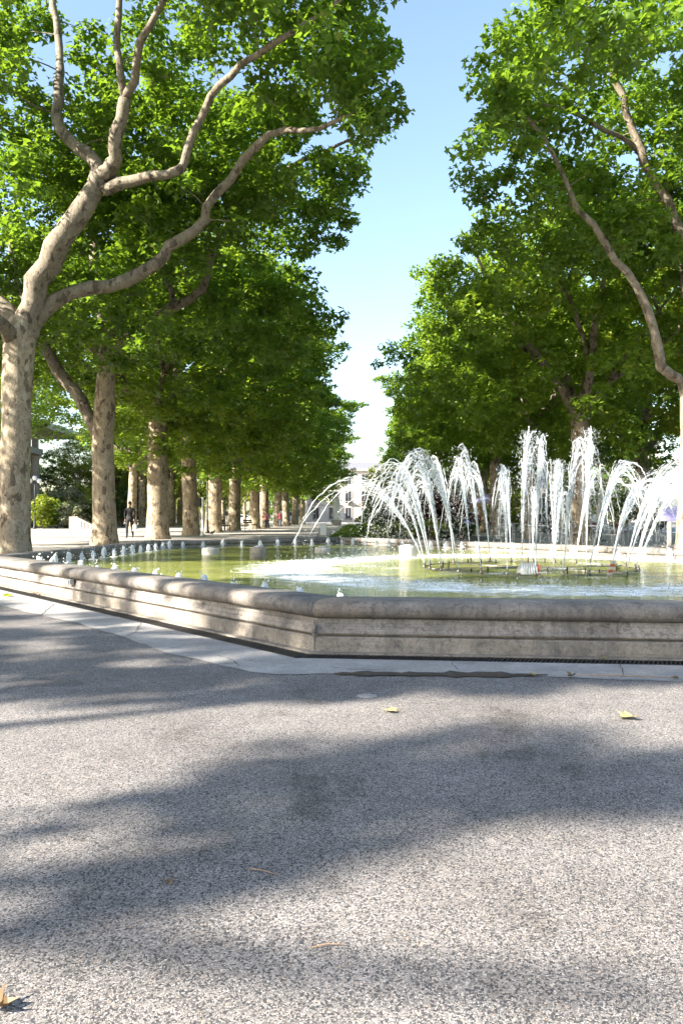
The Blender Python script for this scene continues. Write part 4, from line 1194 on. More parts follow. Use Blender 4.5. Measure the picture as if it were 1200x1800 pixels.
# ------------------------------------------------------------------ shrubs and hedges
def bush(name, label, loc, rad, mat, seed, n=60, per=45, size=0.14, group=None, zc=None, shape='leaf'):
    rng = np.random.default_rng(seed)
    t = thing(name, label, 'shrub', loc, 0, group)
    rx, ry, h = rad
    q = rng.normal(size=(n, 3)); q /= np.linalg.norm(q, axis=1)[:, None]
    q *= rng.uniform(0.45, 1.0, n)[:, None] * (1 + 0.25 * rng.normal(0, 0.5, n))[:, None]
    c = np.stack([q[:, 0] * rx, q[:, 1] * ry, h * 0.54 + q[:, 2] * h * 0.46], 1)
    c[:, 2] = np.maximum(c[:, 2], 0.12)
    m = MB()
    for p in c[:: max(1, n // 14)]:
        m.tube([(0.06 * p[0], 0.06 * p[1], 0), (0.5 * p[0], 0.5 * p[1], 0.55 * p[2]), tuple(p)], [0.03, 0.018, 0.006], 5)
    m.build('stem', 'bark', t, True)
    s = 0.30 * min(rx, h * 0.7)
    v, tr_ = leaf_cloud(rng, c, per, (s, s, s * 0.8), size, 0.9, shape)
    v[:, 2] = np.maximum(v[:, 2], 0.01)
    stuff(put('foliage', raw_mesh('foliage', v, tr_, mat), t))
    return t
SH = 'shrubs of the bed behind the fountain'
bush('shrub', 'dark purple-leaved shrub behind the left jets', (gx(752, 38.5), 38.5, 0), (1.55, 1.3, 3.0), 'leaf_p', 1, 90, 60, 0.15, SH)
bush('shrub', 'second purple shrub, lower and nearer the jets', (gx(795, 37.5), 37.5, 0), (1.0, 1.0, 2.3), 'leaf_p', 2, 50, 50, 0.14, SH)
bush('shrub', 'tall dark green shrub left of the purple one', (gx(692, 40), 40, 0), (1.25, 1.2, 2.5), 'leaf_d', 3, 70, 55, 0.13, SH)
bush('shrub', 'green shrub at the left end of the bed', (gx(652, 42), 42, 0), (0.9, 1.0, 1.9), 'leaf', 4, 50, 50, 0.12, SH)
bush('shrub', 'low yellow-green shrub at the front of the bed', (gx(690, 36.8), 36.8, 0), (1.4, 0.7, 0.85), 'leaf_y', 5, 50, 55, 0.10, SH)
bush('shrub', 'low yellow-green shrub under the purple shrub', (gx(752, 36.4), 36.4, 0), (1.0, 0.6, 0.95), 'leaf_y', 6, 40, 50, 0.10, SH)
bush('shrub', 'low dark shrub at the right of the bed', (gx(815, 36.6), 36.6, 0), (1.1, 0.7, 1.0), 'leaf_d', 7, 40, 50, 0.11, SH)
bush('shrub', 'orange-red leaved shrub above the left end of the bed', (gx(664, 44), 44, 0), (0.75, 0.7, 3.0), 'leaf_r', 8, 26, 26, 0.16, SH)
bush('shrub', 'pale yellow-green young tree behind the bed', (gx(690, 56), 56, 0), (1.9, 1.7, 5.2), 'leaf_y', 9, 90, 45, 0.2, SH)
LS = 'shrubs by the portico at left'
for k, (px, d, r, mt, lab) in enumerate(((78, 70, (1.6, 1.3, 3.2), 'leaf_y', 'round yellow-green shrub beside the lamp post'), (100, 71, (1.5, 1.3, 2.7), 'leaf', 'green shrub between lamp post and stone steps'),
                                         (117, 74, (1.8, 1.4, 4.6), 'leaf_g', 'tall grey-green shrub behind the stone steps'), (128, 70, (1.3, 1.0, 2.4), 'leaf_g', 'grey variegated shrub above the stone block'),
                                         (150, 71, (1.6, 1.2, 2.4), 'leaf_d', 'dark shrub right of the stone steps'), (155, 75, (1.8, 1.4, 4.2), 'leaf_y', 'bright shrub left of the second trunk'), (215, 82, (2.2, 1.5, 4.5), 'leaf_d', 'dark shrub behind the walking person'),
                                         (40, 72, (1.7, 1.4, 2.6), 'leaf_d', 'dark shrub left of the lamp post'), (300, 104, (3.0, 2, 6.0), 'leaf_y', 'bright bushy shrub between third and fourth trunk'), (355, 110, (3.0, 2, 6.5), 'leaf_y', 'bright bushy shrub behind the fourth trunk'))):
    bush('shrub', lab, (gx(px, d), d, 0), r, mt, 20 + k, 70, 45, 0.2, LS)
RS_ = 'shrubs under the right row'
for k, (px, d, r, mt, lab) in enumerate(((958, 50, (1.4, 1.1, 2.4), 'leaf_g', 'tan-green shrub behind the upright plume'), (905, 62, (2.2, 1.5, 3.6), 'leaf_y', 'bright shrub between the right trunks'), (1085, 60, (2.0, 1.5, 3.6), 'leaf_y', 'bright shrub behind the right jets'),
                                         (1150, 52, (2.0, 1.5, 3.2), 'leaf_d', 'dark shrub behind the poster panel'), (1040, 70, (2.6, 1.6, 4.2), 'leaf_d', 'dark shrub right of the van'), (860, 80, (2.4, 1.6, 4.5), 'leaf_d', 'dark shrub behind the pale right trunks'))):
    bush('shrub', lab, (gx(px, d), d, 0), r, mt, 50 + k, 70, 45, 0.2, RS_)
def hedge(label, a, b, h, th, mat, seed):
    rng = np.random.default_rng(seed)
    a, b = np.array(a, float), np.array(b, float); L = np.linalg.norm(b - a)
    t = thing('hedge', label, 'hedge', (a[0], a[1], 0), math.atan2((b - a)[1], (b - a)[0]))
    n = int(L * h * 3.5)
    c = np.stack([rng.uniform(0, L, n), rng.uniform(-th, th, n), rng.uniform(0.1, h, n)], 1)
    v, tr_ = leaf_cloud(rng, c, 32, (0.35, 0.3, 0.3), 0.17, 0.9)
    v[:, 2] = np.maximum(v[:, 2], 0.01)
    stuff(put('foliage', raw_mesh('foliage', v, tr_, mat), t))
    m = MB()
    for k in range(int(L / 0.8)): m.tube([(0.4 + k * 0.8, 0, 0), (0.45 + k * 0.8, 0.05, h * 0.8)], [0.03, 0.012], 5)
    m.build('stems', 'bark', t)
hedge('tall dark hedge running behind the cafe tables at right', (13, 88), (46, 76), 4.2, 0.8, 'leaf_d', 1)
hedge('tall green hedge far behind the left trunks', (-46, 108), (-16, 124), 5.0, 0.9, 'leaf', 2)
hedge('low dark hedge between lamp post and portico', (-36, 73), (-25, 73), 1.3, 0.4, 'leaf_d', 3)

# ------------------------------------------------------------------ buildings
# portico at left
pt = thing('portico_building', 'pale classical portico with overhanging roof behind the first trunk', 'building', (-31.9, 80, 0))
m = MB(); m.side_prism([(-14, 10.35), (1.2, 10.35), (1.2, 10.85), (0.9, 11.1), (-14, 11.1)], -14, 12); m.build('roof', 'palestone', pt)
m = MB(); m.box((-9, -1, 5.1), (8.6, 20, 10.3)); m.build('wall', 'facade', pt)
m = MB(); m.box((-0.9, -6, 8.05), (1.3, 17.6, 0.62)); m.build('architrave', 'palestone', pt)
for k in range(5):
    y = 2.3 - k * 4.2
    m = MB(); m.lathe([(0.62, 0), (0.62, 0.3), (0.5, 0.42), (0.47, 3), (0.42, 7.2), (0.55, 7.45), (0.55, 7.74)], (-0.9, y, 0), 14); m.build('column', 'palestone', pt, True)
    m = MB(); m.box((-0.9, y, 9.35), (0.55, 0.55, 1.98)); m.build('pier', 'palestone', pt)
for k in range(4):
    m = MB(); m.box((-4.66, -8.9 + k * 4.2, 3.0), (0.1, 1.6, 3.4)); w_ = m.build('window', 'palestone', pt)
    m = MB(); m.box((-4.60, -8.9 + k * 4.2, 3.0), (0.04, 1.3, 3.1)); m.build('pane', 'glass', w_)
# stone steps beside the shrubs
st = thing('stone_steps', 'pale stone block with steps beside the shrubs at left', 'steps', (gx(133, 68), 68, 0))
m = MB(); m.box((0, 0, 0.55), (0.75, 1.2, 1.1)); m.build('block', 'palestone', st)
for k in range(5):
    m = MB(); m.box((0.56 + 0.3 * k, 0, 0.45 - 0.09 * k), (0.36, 1.2, 0.9 - 0.18 * k)); m.build('step', 'palestone', st)
m = MB(); m.side_prism([(0.38, 1.05), (2.0, 0.25), (2.0, 0.08), (0.38, 0.85)], -0.72, -0.61); m.build('side_rail', 'palestone', st)

def town_house(name, label, loc, W, Dp, floors, fh, roofh, seed, cols, bal=True):
    t = thing(name, label, 'building', loc)
    H = floors * fh
    m = MB(); m.box((0, Dp / 2, H / 2), (W, Dp, H)); m.build('wall', 'facade', t)
    m = MB(); m.box((0, Dp / 2 - 0.2, H + 0.22), (W + 0.7, Dp + 0.7, 0.44)); m.build('cornice', 'palestone', t)
    for f in range(1, floors):
        m = MB(); m.box((0, -0.06, f * fh), (W + 0.06, 0.16, 0.24)); m.build('string_course', 'palestone', t)
    m = MB(); z0 = H + 0.445
    m.add([(-W / 2 - .2, -.2, z0), (W / 2 + .2, -.2, z0), (W / 2 + .2, Dp, z0), (-W / 2 - .2, Dp, z0), (-W / 2 + 1.5, Dp * .3, z0 + roofh), (W / 2 - 1.5, Dp * .3, z0 + roofh), (W / 2 - 1.5, Dp * .7, z0 + roofh), (-W / 2 + 1.5, Dp * .7, z0 + roofh)],
          [(0, 3, 2, 1), (4, 5, 6, 7), (0, 1, 5, 4), (1, 2, 6, 5), (2, 3, 7, 6), (3, 0, 4, 7)])
    rf = m.build('roof', 'slate', t)
    for x in (-W * 0.28, W * 0.05, W * 0.3):
        m = MB(); m.box((x, Dp * 0.4, z0 + roofh + 0.3), (0.9, 0.6, 1.4)); m.build('chimney', 'facade', rf)
    for f in range(floors):
        for c in range(cols):
            x = -W / 2 + (c + 0.5) * W / cols; z = f * fh + fh * 0.52
            hh = fh * (0.58 if f else 0.62)
            m = MB()
            ww = 1.15
            m.box((x - ww / 2 - 0.09, -0.07, z), (0.18, 0.14, hh + 0.36)); m.box((x + ww / 2 + 0.09, -0.07, z), (0.18, 0.14, hh + 0.36))
            m.box((x, -0.07, z + hh / 2 + 0.09), (ww, 0.14, 0.18)); m.box((x, -0.10, z - hh / 2 - 0.09), (ww, 0.20, 0.18)); m.box((x, -0.03, z), (0.08, 0.05, hh))
            wi = m.build('window', 'palestone', t)
            m = MB(); m.box((x, -0.005, z), (ww, 0.02, hh)); m.build('pane', 'glass', wi)
            if bal and f == 1:
                m = MB(); m.box((x, -0.45, z - hh / 2 - 0.2), (1.7, 0.7, 0.1))
                for q in range(9): m.box((x - 0.8 + q * 0.2, -0.78, z - hh / 2 + 0.25), (0.03, 0.03, 0.8))
                m.box((x, -0.78, z - hh / 2 + 0.67), (1.7, 0.05, 0.05)); m.build('balcony', 'iron', t)
    return t
town_house('town_house', 'cream stone building with slate roof closing the avenue', (6.5, 160, 0), 27, 12, 3, 3.55, 1.7, 1, 8)
town_house('town_house', 'lower pale house left of the cream building', (-11.5, 152, 0), 9, 10, 2, 3.0, 1.3, 2, 3, False)
town_house('town_house', 'long pale facade glimpsed between the right trunks', (36, 128, 0), 34, 12, 4, 3.4, 2.0, 3, 9)
# white pillar and small pedestal on the avenue axis
t = thing('stone_pillar', 'tall white stone pillar in front of the cream building', 'pillar', (gx(591, 100), 100, 0))
m = MB(); m.box((0, 0, 0.35), (1.3, 1.3, 0.7)); m.build('base', 'palestone', t)
m = MB(); m.box((0, 0, 2.35), (0.85, 0.85, 3.3), 0, 0.93); m.build('shaft', 'white', t)
m = MB(); m.box((0, 0, 4.16), (1.1, 1.1, 0.3)); m.build('cap', 'palestone', t)
t = thing('stone_pedestal', 'small white stone pedestal at the corner of the lawn', 'pedestal', (gx(568, 40), 40, 0))
m = MB(); m.box((0, 0, 0.06), (0.42, 0.42, 0.12)); m.build('base', 'palestone', t)
m = MB(); m.box((0, 0, 0.40), (0.32, 0.32, 0.56)); m.build('shaft', 'white', t)
m = MB(); m.box((0, 0, 0.71), (0.40, 0.40, 0.06)); m.build('cap', 'white', t)
# low kerb of the promenade beyond the far rim
for k in range(14):
    m = MB(); m.box((7.6 + k * 1.02, 23.4 - k * 0.02, 0.07), (1.0, 0.28, 0.14)); o = m.build('kerb_stone', 'plinth'); struct(o)

# ------------------------------------------------------------------ lamps, pole, signs
def globe_lamp(label, loc, h, n=2):
    t = thing('street_lamp', label, 'street lamp', loc)
    m = MB(); m.lathe([(0.16, 0), (0.16, 0.12), (0.10, 0.25), (0.09, 0.8), (0.055, 0.95), (0.045, h * 0.7), (0.04, h)], (0, 0, 0), 10); m.build('post', 'iron', t, True)
    m = MB()
    xs = [-0.42, 0.42] if n == 2 else [0]
    if n == 2:
        for s in (-1, 1): m.tube([(0, 0, h - 0.35), (s * 0.25, 0, h - 0.42), (s * 0.42, 0, h - 0.30), (s * 0.42, 0, h - 0.18)], 0.022, 6)
    m.tube([(0, 0, h - 0.02), (0, 0, h + 0.1)], 0.05, 8); m.build('arm', 'iron', t, True)
    for x in (xs + [0] if n == 2 else xs):
        z = h - 0.02 if x else h + 0.25
        m = MB(); m.blob((x, 0, z + 0.02), (0.21, 0.21, 0.23), 14, 10); gl_ = m.build('globe', 'globe', t, True)
        m = MB(); m.lathe([(0.06, -0.06), (0.12, 0.0), (0.03, 0.05)], (x, 0, z + 0.24), 10); m.build('cap', 'iron', gl_, True)
    return t
globe_lamp('iron street lamp with white globes in front of the portico', (gx(61, 69), 69, 0), 4.3)
globe_lamp('street lamp with a pale globe against the fifth trunk', (gx(369, 50), 49, 0), 4.0, 1)
t = thing('traffic_signal', 'pale pole with a small dark signal head beside the fourth trunk', 'signal pole', (gx(356, 43.5), 43.5, 0))
m = MB(); m.lathe([(0.15, 0), (0.15, 0.06), (0.085, 0.1), (0.08, 2.15), (0.05, 2.2)], (0, 0, 0), 12); m.build('pole', 'white', t, True)
m = MB(); m.box((-0.17, -0.02, 1.9), (0.16, 0.18, 0.5)); m.box((-0.09, 0, 1.9), (0.06, 0.04, 0.06)); hd = m.build('signal_head', 'rubber', t)
for z in (1.75, 1.9, 2.05):
    m = MB(); m.lathe([(0.055, 0), (0.05, 0.02)], (0, 0, 0), 10); q = m.build('lens', 'glass', hd, False, (-0.17, -0.112, z)); q.rotation_euler[0] = R(90)
t = thing('poster_panel', 'white poster panel with violet lower print on a post at right', 'poster panel', (gx(1176, 26.5), 26.5, 0), -0.1)
m = MB(); m.box((0, 0.02, 0.45), (0.12, 0.08, 0.9)); m.box((0, 0.02, 0.03), (0.4, 0.3, 0.06)); m.build('post', 'palestone', t)
m = MB(); m.box((0, 0.02, 1.52), (0.62, 0.07, 1.22)); m.build('frame', 'greymetal', t)
m = MB(); m.box((0, -0.02, 1.76), (0.56, 0.012, 0.66)); m.build('white_sheet', 'white', t)
m = MB(); m.box((0, -0.02, 1.17), (0.56, 0.012, 0.49)); m.build('violet_print', 'violet', t)

# ------------------------------------------------------------------ street furniture
def bench(label, loc, rz):
    t = thing('park_bench', label, 'bench', loc, rz, 'benches under the left row')
    for y in (-0.16, 0.0, 0.16):
        m = MB(); m.box((0, y, 0.45), (1.8, 0.13, 0.035)); m.build('seat_slat', 'wood', t)
    for z in (0.62, 0.78):
        m = MB(); m.box((0, 0.27 + (z - 0.6) * 0.2, z), (1.8, 0.03, 0.13)); m.build('back_slat', 'wood', t)
    for x in (-0.75, 0.75):
        m = MB(); m.box((x, -0.17, 0.21), (0.05, 0.05, 0.42)); m.box((x, 0.19, 0.21), (0.05, 0.05, 0.42)); m.box((x, 0.0, 0.41), (0.05, 0.42, 0.04))
        m.tube([(x, 0.21, 0.42), (x, 0.35, 0.88)], 0.022, 6); m.build('leg', 'iron', t)
    return t
bench('dark slatted bench between the fifth and sixth trunks', (gx(395, 57), 57, 0), 1.45)
bench('dark slatted bench beside the seventh trunk', (gx(441, 62), 62, 0), 1.3)
bench('dark slatted bench farther along the left row', (gx(512, 84), 84, 0), 1.5)
def cafe_chair(label, loc, rz, mat):
    t = thing('cafe_chair', label, 'chair', loc, rz, 'cafe chairs under the right row')
    m = MB(); m.box((0, 0, 0.45), (0.42, 0.40, 0.03)); m.build('seat', mat, t)
    m = MB(); m.box((0, 0.22, 0.72), (0.42, 0.025, 0.22)); m.build('backrest', mat, t)
    for sx in (-0.18, 0.18):
        for sy in (-0.17, 0.19):
            m = MB(); m.tube([(sx * 1.12, sy * 1.1, 0), (sx, sy, 0.44)] + ([(sx, 0.21, 0.82)] if sy > 0 else []), 0.013, 6); m.build('leg', 'greymetal', t)
    return t
def cafe_table(label, loc, r, h=0.74):
    t = thing('cafe_table', label, 'table', loc, 0, 'cafe tables under the right row')
    m = MB(); m.lathe([(r * 0.96, h - 0.035), (r, h - 0.03), (r, h - 0.008), (r * 0.97, h)], (0, 0, 0), 20); m.build('table_top', 'white', t)
    m = MB(); m.tube([(0, 0, 0.03), (0, 0, h - 0.03)], 0.03, 8); m.build('column', 'iron', t)
    m = MB(); m.lathe([(0.24, 0), (0.24, 0.02), (0.05, 0.05)], (0, 0, 0), 14); m.build('foot', 'iron', t)
    return t
tabs = ((945, 30.5, 0.42, 'nearest'), (1050, 29.0, 0.40, 'right-hand'), (897, 38, 0.42, 'left-hand'), (1125, 33, 0.42, 'rightmost'), (1010, 39, 0.42, 'rear'))
for k, (px, d, r, w_) in enumerate(tabs):
    x = gx(px, d)
    cafe_table('round white cafe table, %s of the group beyond the rim' % w_, (x, d, 0), r)
    for q, (dx, dy, rz, sd) in enumerate(((-0.75, 0.1, math.pi / 2, 'left'), (0.75, 0.0, -math.pi / 2, 'right'), (0.1, 0.8, 0.1, 'far'))):
        cafe_chair('cafe chair on the %s side of the %s table' % (sd, w_), (x + dx, d + dy, 0), rz + 0.2 * (k - 2), ('cardark', 'greymetal', 'wood', 'redcloth')[(k + q) % 4])
def parasol(label, loc, mat, closed=False):
    t = thing('parasol', label, 'parasol', loc)
    m = MB(); m.tube([(0, 0, 0), (0, 0, 2.55)], 0.025, 8); m.lathe([(0.26, 0), (0.26, 0.07), (0.05, 0.10)], (0, 0, 0), 12); m.build('pole', 'iron', t)
    m = MB()
    if closed:
        m.lathe([(0.26, 0.75), (0.22, 1.0), (0.13, 1.8), (0.06, 2.3), (0.02, 2.55)], (0, 0, 0), 8)
    else:
        m.lathe([(1.35, 1.98), (1.36, 2.12), (0.8, 2.36), (0.06, 2.6), (0.02, 2.62)], (0, 0, 0), 8)
    m.build('canopy', mat, t)
    return t
parasol('open lavender parasol behind the pale right trunk', (gx(862, 50), 50, 0), 'bluecanvas')
parasol('closed grey parasol between the right jets', (gx(1056, 33), 33, 0), 'greycanvas', True)

def vehicle(name, label, loc, rz, mat, van=False, group=None):
    t = thing(name, label, 'van' if van else 'car', loc, rz, group)
    W = 1.8 if van else 1.68
    if van:
        low = [(-2.4, 0.32), (2.35, 0.32), (2.45, 0.55), (2.38, 1.0), (1.75, 1.18), (-2.4, 1.18)]
        up = [(-2.38, 1.181), (1.72, 1.181), (1.05, 2.0), (-2.2, 2.05), (-2.36, 1.95)]
    else:
        low = [(-2.0, 0.28), (1.95, 0.28), (2.05, 0.45), (2.0, 0.72), (1.1, 0.90), (-1.9, 0.93), (-2.05, 0.6)]
        up = [(-1.75, 0.931), (1.05, 0.901), (0.35, 1.42), (-1.1, 1.46)]
    # lengthwise along +y, nose towards -y
    m = MB(); m.side_prism([(-a, z) for a, z in low], -W / 2, W / 2, 'x'); m.build('body', mat, t)
    n = len(up); m = MB()
    zt = max(z for a, z in up); zb = min(z for a, z in up)
    vs = []
    for s in (-1, 1):
        for a, z in up: vs.append((s * (W / 2 - 0.03 - 0.16 * (z - zb) / (zt - zb)), -a, z))
    m.add(vs, [tuple(range(n)), tuple(range(2 * n - 1, n - 1, -1))] + [(i, n + i, n + (i + 1) % n, (i + 1) % n) for i in range(n)])
    m.build('cabin', mat, t)
    f0, f1 = (up[1], up[2])
    m = MB()
    def wp_(t_, s, k): return (s * (W / 2 - 0.03 - 0.16 * (f0[1] + (f1[1] - f0[1]) * t_ - zb) / (zt - zb)) * k, -(f0[0] + (f1[0] - f0[0]) * t_) - 0.012, f0[1] + (f1[1] - f0[1]) * t_ + 0.008)
    m.add([wp_(0.1, -1, 0.92), wp_(0.1, 1, 0.92), wp_(0.9, 1, 0.9), wp_(0.9, -1, 0.9)], [(0, 1, 2, 3)]); m.build('windscreen', 'glass', t)
    for s in (-1, 1):
        m = MB(); za, zc = zb + 0.12 * (zt - zb), zb + 0.84 * (zt - zb)
        xa = s * (W / 2 - 0.03 - 0.16 * 0.12 + 0.008); xc = s * (W / 2 - 0.03 - 0.16 * 0.84 + 0.008)
        fa = f0[0] + (f1[0] - f0[0]) * 0.12 - 0.12; fc = f0[0] + (f1[0] - f0[0]) * 0.84 - 0.10
        ra = up[0][0] + (0.35 if not van else 2.2); rc = up[-1][0] + (0.15 if not van else 2.2)
        m.add([(xa, -fa, za), (xa, -ra, za), (xc, -rc, zc), (xc, -fc, zc)], [(0, 1, 2, 3)]); m.build('side_window', 'glass', t)
        m = MB(); m.box((s * (W / 2 - 0.25), -low[2][0] + 0.03, 0.72 if van else 0.62), (0.30, 0.08, 0.16)); m.build('headlight', 'globe', t)
        for a in (1.4, -1.35):
            m = MB(); m.lathe([(0.22, -0.1), (0.31, -0.1), (0.33, -0.06), (0.33, 0.06), (0.31, 0.1), (0.22, 0.1)], (0, 0, 0), 18)
            ty = m.build('tyre', 'rubber', t, False, (s * (W / 2 - 0.08), -a, 0.33)); ty.rotation_euler[1] = R(90)
            m = MB(); m.lathe([(0.21, -0.104), (0.21, 0.104), (0.08, 0.108)], (0, 0, 0), 14); m.build('rim', 'greymetal', ty)
    m = MB(); m.box((0, -low[1][0] - 0.06, 0.42), (W - 0.1, 0.12, 0.16)); m.build('bumper', 'rubber', t)
    m = MB(); m.box((0, -low[2][0] - 0.01, 0.74 if van else 0.60), (0.8, 0.06, 0.12)); m.build('grille', 'rubber', t)
    return t
vehicle('parked_van', 'white van facing the fountain under the right row', (gx(1002, 50), 50, 0), 0.1, 'carwhite', True)
vehicle('parked_car', 'dark blue car behind the purple shrub', (gx(812, 56), 56, 0), 0.5, 'carblue')
vehicle('parked_car', 'dark car parked between the pale right trunks', (gx(893, 66), 66, 0), 1.3, 'cardark')
for k, (px, d, mt, v_, lab) in enumerate(((392, 112, 'carwhite', True, 'white van far behind the fifth and sixth trunks'), (430, 118, 'carwhite', False, 'white car far behind the seventh trunk'), (345, 116, 'carblue', False, 'blue car far behind the fourth trunk'), (505, 132, 'carwhite', True, 'white van near the far building'))):
    vehicle('parked_van' if v_ else 'parked_car', lab, (gx(px, d), d, 0), 1.5 + 0.1 * k, mt, v_)

# ------------------------------------------------------------------ people
def person(label, loc, rz, h, top, bottom, seed, bag=False):
    rp_ = random.Random(seed)
    s = 1 if rp_.random() < 0.5 else -1
    J = {'pelvis': (0, 0, .93), 'waist': (0, -.01, 1.08), 'chest': (0, 0.01, 1.30), 'neckb': (0, 0.02, 1.45), 'neck': (0, -.005, 1.52), 'skull': (0, -.02, 1.62), 'crown': (0, -.01, 1.70),
         'nose': (0, -.105, 1.60)}
    rad = {'pelvis': (.155, .11), 'waist': (.14, .10), 'chest': (.165, .115), 'neckb': (.075, .065), 'neck': (.052, .055), 'skull': (.078, .095), 'crown': (.062, .078), 'nose': (.018, .02)}
    E_ = [('pelvis', 'waist'), ('waist', 'chest'), ('chest', 'neckb'), ('neckb', 'neck'), ('neck', 'skull'), ('skull', 'crown'), ('skull', 'nose')]
    for q, sg in (('l', -1), ('r', 1)):
        sw = 0.16 * sg * s
        J.update({'sh' + q: (sg * .185, .01, 1.40), 'el' + q: (sg * .245, .03 - sw * .5, 1.13), 'wr' + q: (sg * .235, -.03 - sw, .90), 'ha' + q: (sg * .225, -.05 - sw * 1.1, .82),
                  'hi' + q: (sg * .09, 0, .88), 'kn' + q: (sg * .095, -.05 + sw * .9, .49), 'an' + q: (sg * .095, .06 + sw * 1.7, .09 + (0.05 if sw > 0 else 0)), 'to' + q: (sg * .105, -.09 + sw * 1.6, .035)})
        rad.update({'sh' + q: (.068, .066), 'el' + q: (.048, .048), 'wr' + q: (.034, .032), 'ha' + q: (.036, .026), 'hi' + q: (.098, .1), 'kn' + q: (.066, .068), 'an' + q: (.044, .048), 'to' + q: (.042, .030)})
        E_ += [('chest', 'sh' + q), ('sh' + q, 'el' + q), ('el' + q, 'wr' + q), ('wr' + q, 'ha' + q), ('pelvis', 'hi' + q), ('hi' + q, 'kn' + q), ('kn' + q, 'an' + q), ('an' + q, 'to' + q)]
    ks = list(J); me = bpy.data.meshes.new('tmp')
    me.from_pydata([J[k] for k in ks], [(ks.index(a), ks.index(b)) for a, b in E_], [])
    ob = bpy.data.objects.new('tmp', me); COL.objects.link(ob)
    sk = ob.modifiers.new('skin', 'SKIN'); sub = ob.modifiers.new('sub', 'SUBSURF'); sub.levels = 2; sub.render_levels = 2
    for i, k in enumerate(ks):
        me.skin_vertices[0].data[i].radius = rad[k]; me.skin_vertices[0].data[i].use_root = (k == 'pelvis')
    bpy.context.view_layer.update()
    ev = ob.evaluated_get(bpy.context.evaluated_depsgraph_get())
    bm_ = bpy.data.meshes.new_from_object(ev); bm_.name = 'body'
    bpy.data.objects.remove(ob)
    bm_.materials.clear()
    for k in ('skin', top, bottom, 'rubber', 'hair'): bm_.materials.append(M[k])
    for p_ in bm_.polygons:
        c = p_.center; i = 1
        if c.z < 0.11: i = 3
        elif c.z < 0.93 and abs(c.x) < 0.20: i = 2
        elif c.z < 0.89: i = 0
        elif c.z > 1.50: i = 0
        if i == 0 and c.z > 1.50 and (c.z > 1.66 or (c.y > 0.01 and c.z > 1.54)): i = 4
        p_.material_index = i; p_.use_smooth = True
    t = thing('person', label, 'person', loc, rz, None, h / 1.78)
    put('body', bm_, t)
    m = MB(); m.blob((0, 0.005, 1.675), (.092, .108, .095), 12, 8, 0.06, rp_); m.blob((0, 0.05, 1.62), (.085, .07, .09), 10, 7, 0.05, rp_); m.build('hair', 'hair', t, True)
    # jacket hem and collar
    m = MB(); m.lathe([(.17, .82), (.175, .90), (.165, 1.05)], (0, 0, 0), 16)
    m.v[0][:, 1] *= 0.78; m.build('jacket_hem', top, t, True)
    if bag:
        b_ = thing('carrier_bag', 'small white carrier bag in the walking person\'s hand', 'bag', (loc[0] + 0.27, loc[1] - 0.12, 0.35))
        m = MB(); m.box((0, 0, 0.16), (0.20, 0.09, 0.30), 0, 0.85); m.build('bag_body', 'white', b_)
        m = MB(); m.tube([(-0.05, 0, 0.31), (0, 0, 0.47), (0.05, 0, 0.31)], 0.008, 5); m.build('handle', 'white', b_)
    return t
person('person in black clothes walking towards the fountain between the trunks', (gx(228, 38.3), 38.3, 0), 0.1, 1.86, 'blackcloth', 'blackcloth', 1, True)
person('distant person in dark red top walking by the ninth trunk', (gx(492, 83), 83, 0), 2.9, 1.75, 'redcloth', 'denim', 2)
person('distant person in pink top beside the eighth trunk', (gx(470, 76), 74.5, 0), 0.3, 1.7, 'pinkcloth', 'denim', 3)

# pigeon on the promenade
t = thing('pigeon', 'dark pigeon standing on the pale promenade by the fifth trunk', 'pigeon', (gx(373, 43), 43, 0), 0.8, None, 1.2)
m = MB(); m.tube([(-0.20, 0, 0.12), (-0.13, 0, 0.13), (-0.06, 0, 0.145), (0.02, 0, 0.155), (0.08, 0, 0.18), (0.10, 0, 0.225), (0.125, 0, 0.235), (0.15, 0, 0.225)], [0.012, 0.03, 0.055, 0.062, 0.045, 0.028, 0.026, 0.006], 8); m.build('body', 'pigeon', t, True)
for s in (-1, 1):
    m = MB(); m.tube([(0.0, s * 0.02, 0.10), (0.0, s * 0.02, 0.0), (0.03, s * 0.02, 0.004)], 0.006, 5); m.build('leg', 'rust', t)

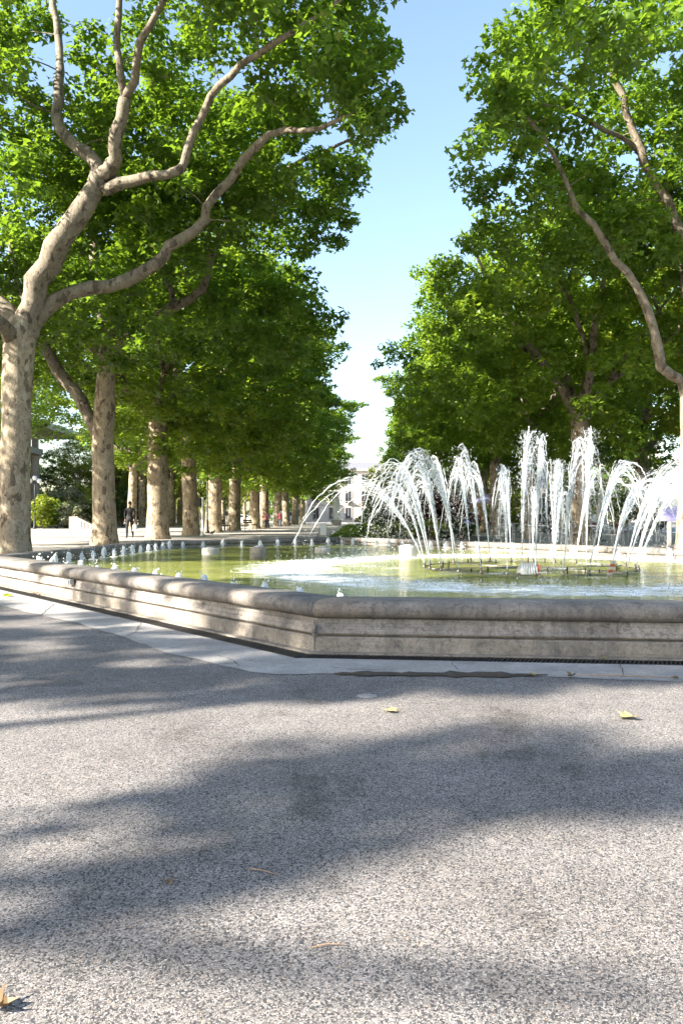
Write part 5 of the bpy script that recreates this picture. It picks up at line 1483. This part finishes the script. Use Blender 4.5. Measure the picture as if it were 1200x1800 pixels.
# ------------------------------------------------------------------ litter on the asphalt
def fallen_leaf(label, px, py, w, rz, mat, curl, lift=0.006):
    d = CAM_Z * F / (py - Y0)
    t = put('fallen_leaf', None)
    rl = random.Random(px)
    lob = [(0.0, 0.0), (0.20, 0.02), (0.50, 0.10), (0.36, 0.26), (0.56, 0.52), (0.30, 0.48), (0.20, 0.60), (0.0, 1.0), (-0.20, 0.60), (-0.30, 0.48), (-0.56, 0.52), (-0.36, 0.26), (-0.50, 0.10), (-0.20, 0.02)]
    v = []; f = []
    for x, y in lob:
        z = curl * (abs(x) ** 1.3 * 1.2 + max(0, y - 0.5) ** 2 * 0.8) + rl.uniform(0, 0.03) * (1 + 2 * curl)
        v.append((x, y - 0.4, z))
    mid = [(0, 0.1 - 0.4, 0.02), (0, 0.4 - 0.4, 0.01), (0, 0.62 - 0.4, 0.02)]
    v += mid; n = len(lob)
    f = [(0, 1, n), (1, 2, n), (2, 3, n), (3, n + 1, n), (3, 4, n + 1), (4, 5, n + 1), (5, 6, n + 1), (6, n + 2, n + 1), (6, 7, n + 2), (7, 8, n + 2), (8, n + 1, n + 2), (8, 9, n + 1), (9, 10, n + 1), (10, 11, n + 1), (11, n, n + 1), (11, 12, n), (12, 13, n), (13, 0, n)]
    m = MB(); m.add(v, f)
    t.location = (gx(px, d), d, lift); t.rotation_euler = (0, 0, rz); t.scale = (w, w, w)
    tag(t, label, 'fallen leaf', 'fallen leaves on the ground')
    m.build('blade', mat, t)
    m = MB(); m.tube([(0, -0.38, 0.02), (0.03, -0.6, 0.06), (0.08, -0.75, 0.05)], [0.018, 0.014, 0.012], 5); m.build('stalk', 'straw', t)
fallen_leaf('pale green fallen leaf on the asphalt right of centre', 685, 1252, 0.085, 1.2, 'fallen', 0.30)
fallen_leaf('largest pale fallen leaf on the asphalt at right', 1101, 1264, 0.115, 1.9, 'fallen', 0.35)
fallen_leaf('curled yellowish leaf at the bottom left corner', 2, 1776, 0.06, -1.2, 'fallen_b', 0.9)
fallen_leaf('tiny brown leaf on the asphalt left of centre', 297, 1554, 0.028, 0.4, 'fallen_b', 0.5)
fallen_leaf('pale leaf lying on the drain grating', 1060, 1160, 0.06, 0.9, 'fallen', 0.3, 0.012)
fallen_leaf('brown curled leaf at the edge of the apron', 1003, 1192, 0.065, 2.2, 'fallen_b', 0.8, 0.012)
fallen_leaf('pale leaf scrap where the dirt ends on the apron', 935, 1190, 0.06, 0.3, 'fallen', 0.6, 0.014)
fallen_leaf('brown leaf near the left end of the apron', 62, 1046, 0.11, 0.8, 'fallen_b', 0.5, 0.012)
fallen_leaf('green leaf on the sunlit left end of the apron', 12, 1050, 0.14, 2.4, 'leaf_y', 0.5, 0.012)
fallen_leaf('brown scrap of leaf at the right edge of view', 1186, 1196, 0.05, 1.0, 'fallen_b', 0.6, 0.012)
def twig(label, a, b, r):
    da, db = (CAM_Z * F / (q[1] - Y0) for q in (a, b))
    m = MB(); p0 = np.array([gx(a[0], da), da, r + 0.002]); p1 = np.array([gx(b[0], db), db, r + 0.003])
    m.tube([p0, (p0 + p1) / 2 + (0, 0.003, 0.003), p1], [r, r * 0.9, r * 0.5], 5)
    tag(m.build('twig', 'straw'), label, 'twig', 'twigs on the ground')
twig('thin brown twig on the asphalt below centre', (548, 1669), (605, 1664), 0.0022)
twig('pale straw on the asphalt left of centre', (438, 1529), (490, 1542), 0.0015)
twig('long thin dry stem along the right end of the apron', (1010, 1188), (1180, 1193), 0.004)
m = MB(); d = CAM_Z * F / (1224 - Y0); m.blob((gx(645, d), d, 0.001), (0.062, 0.05, 0.008), 14, 6); tag(m.build('flat_stone', 'strip', None, True), 'pale worn flat stone set in the asphalt', 'stone')
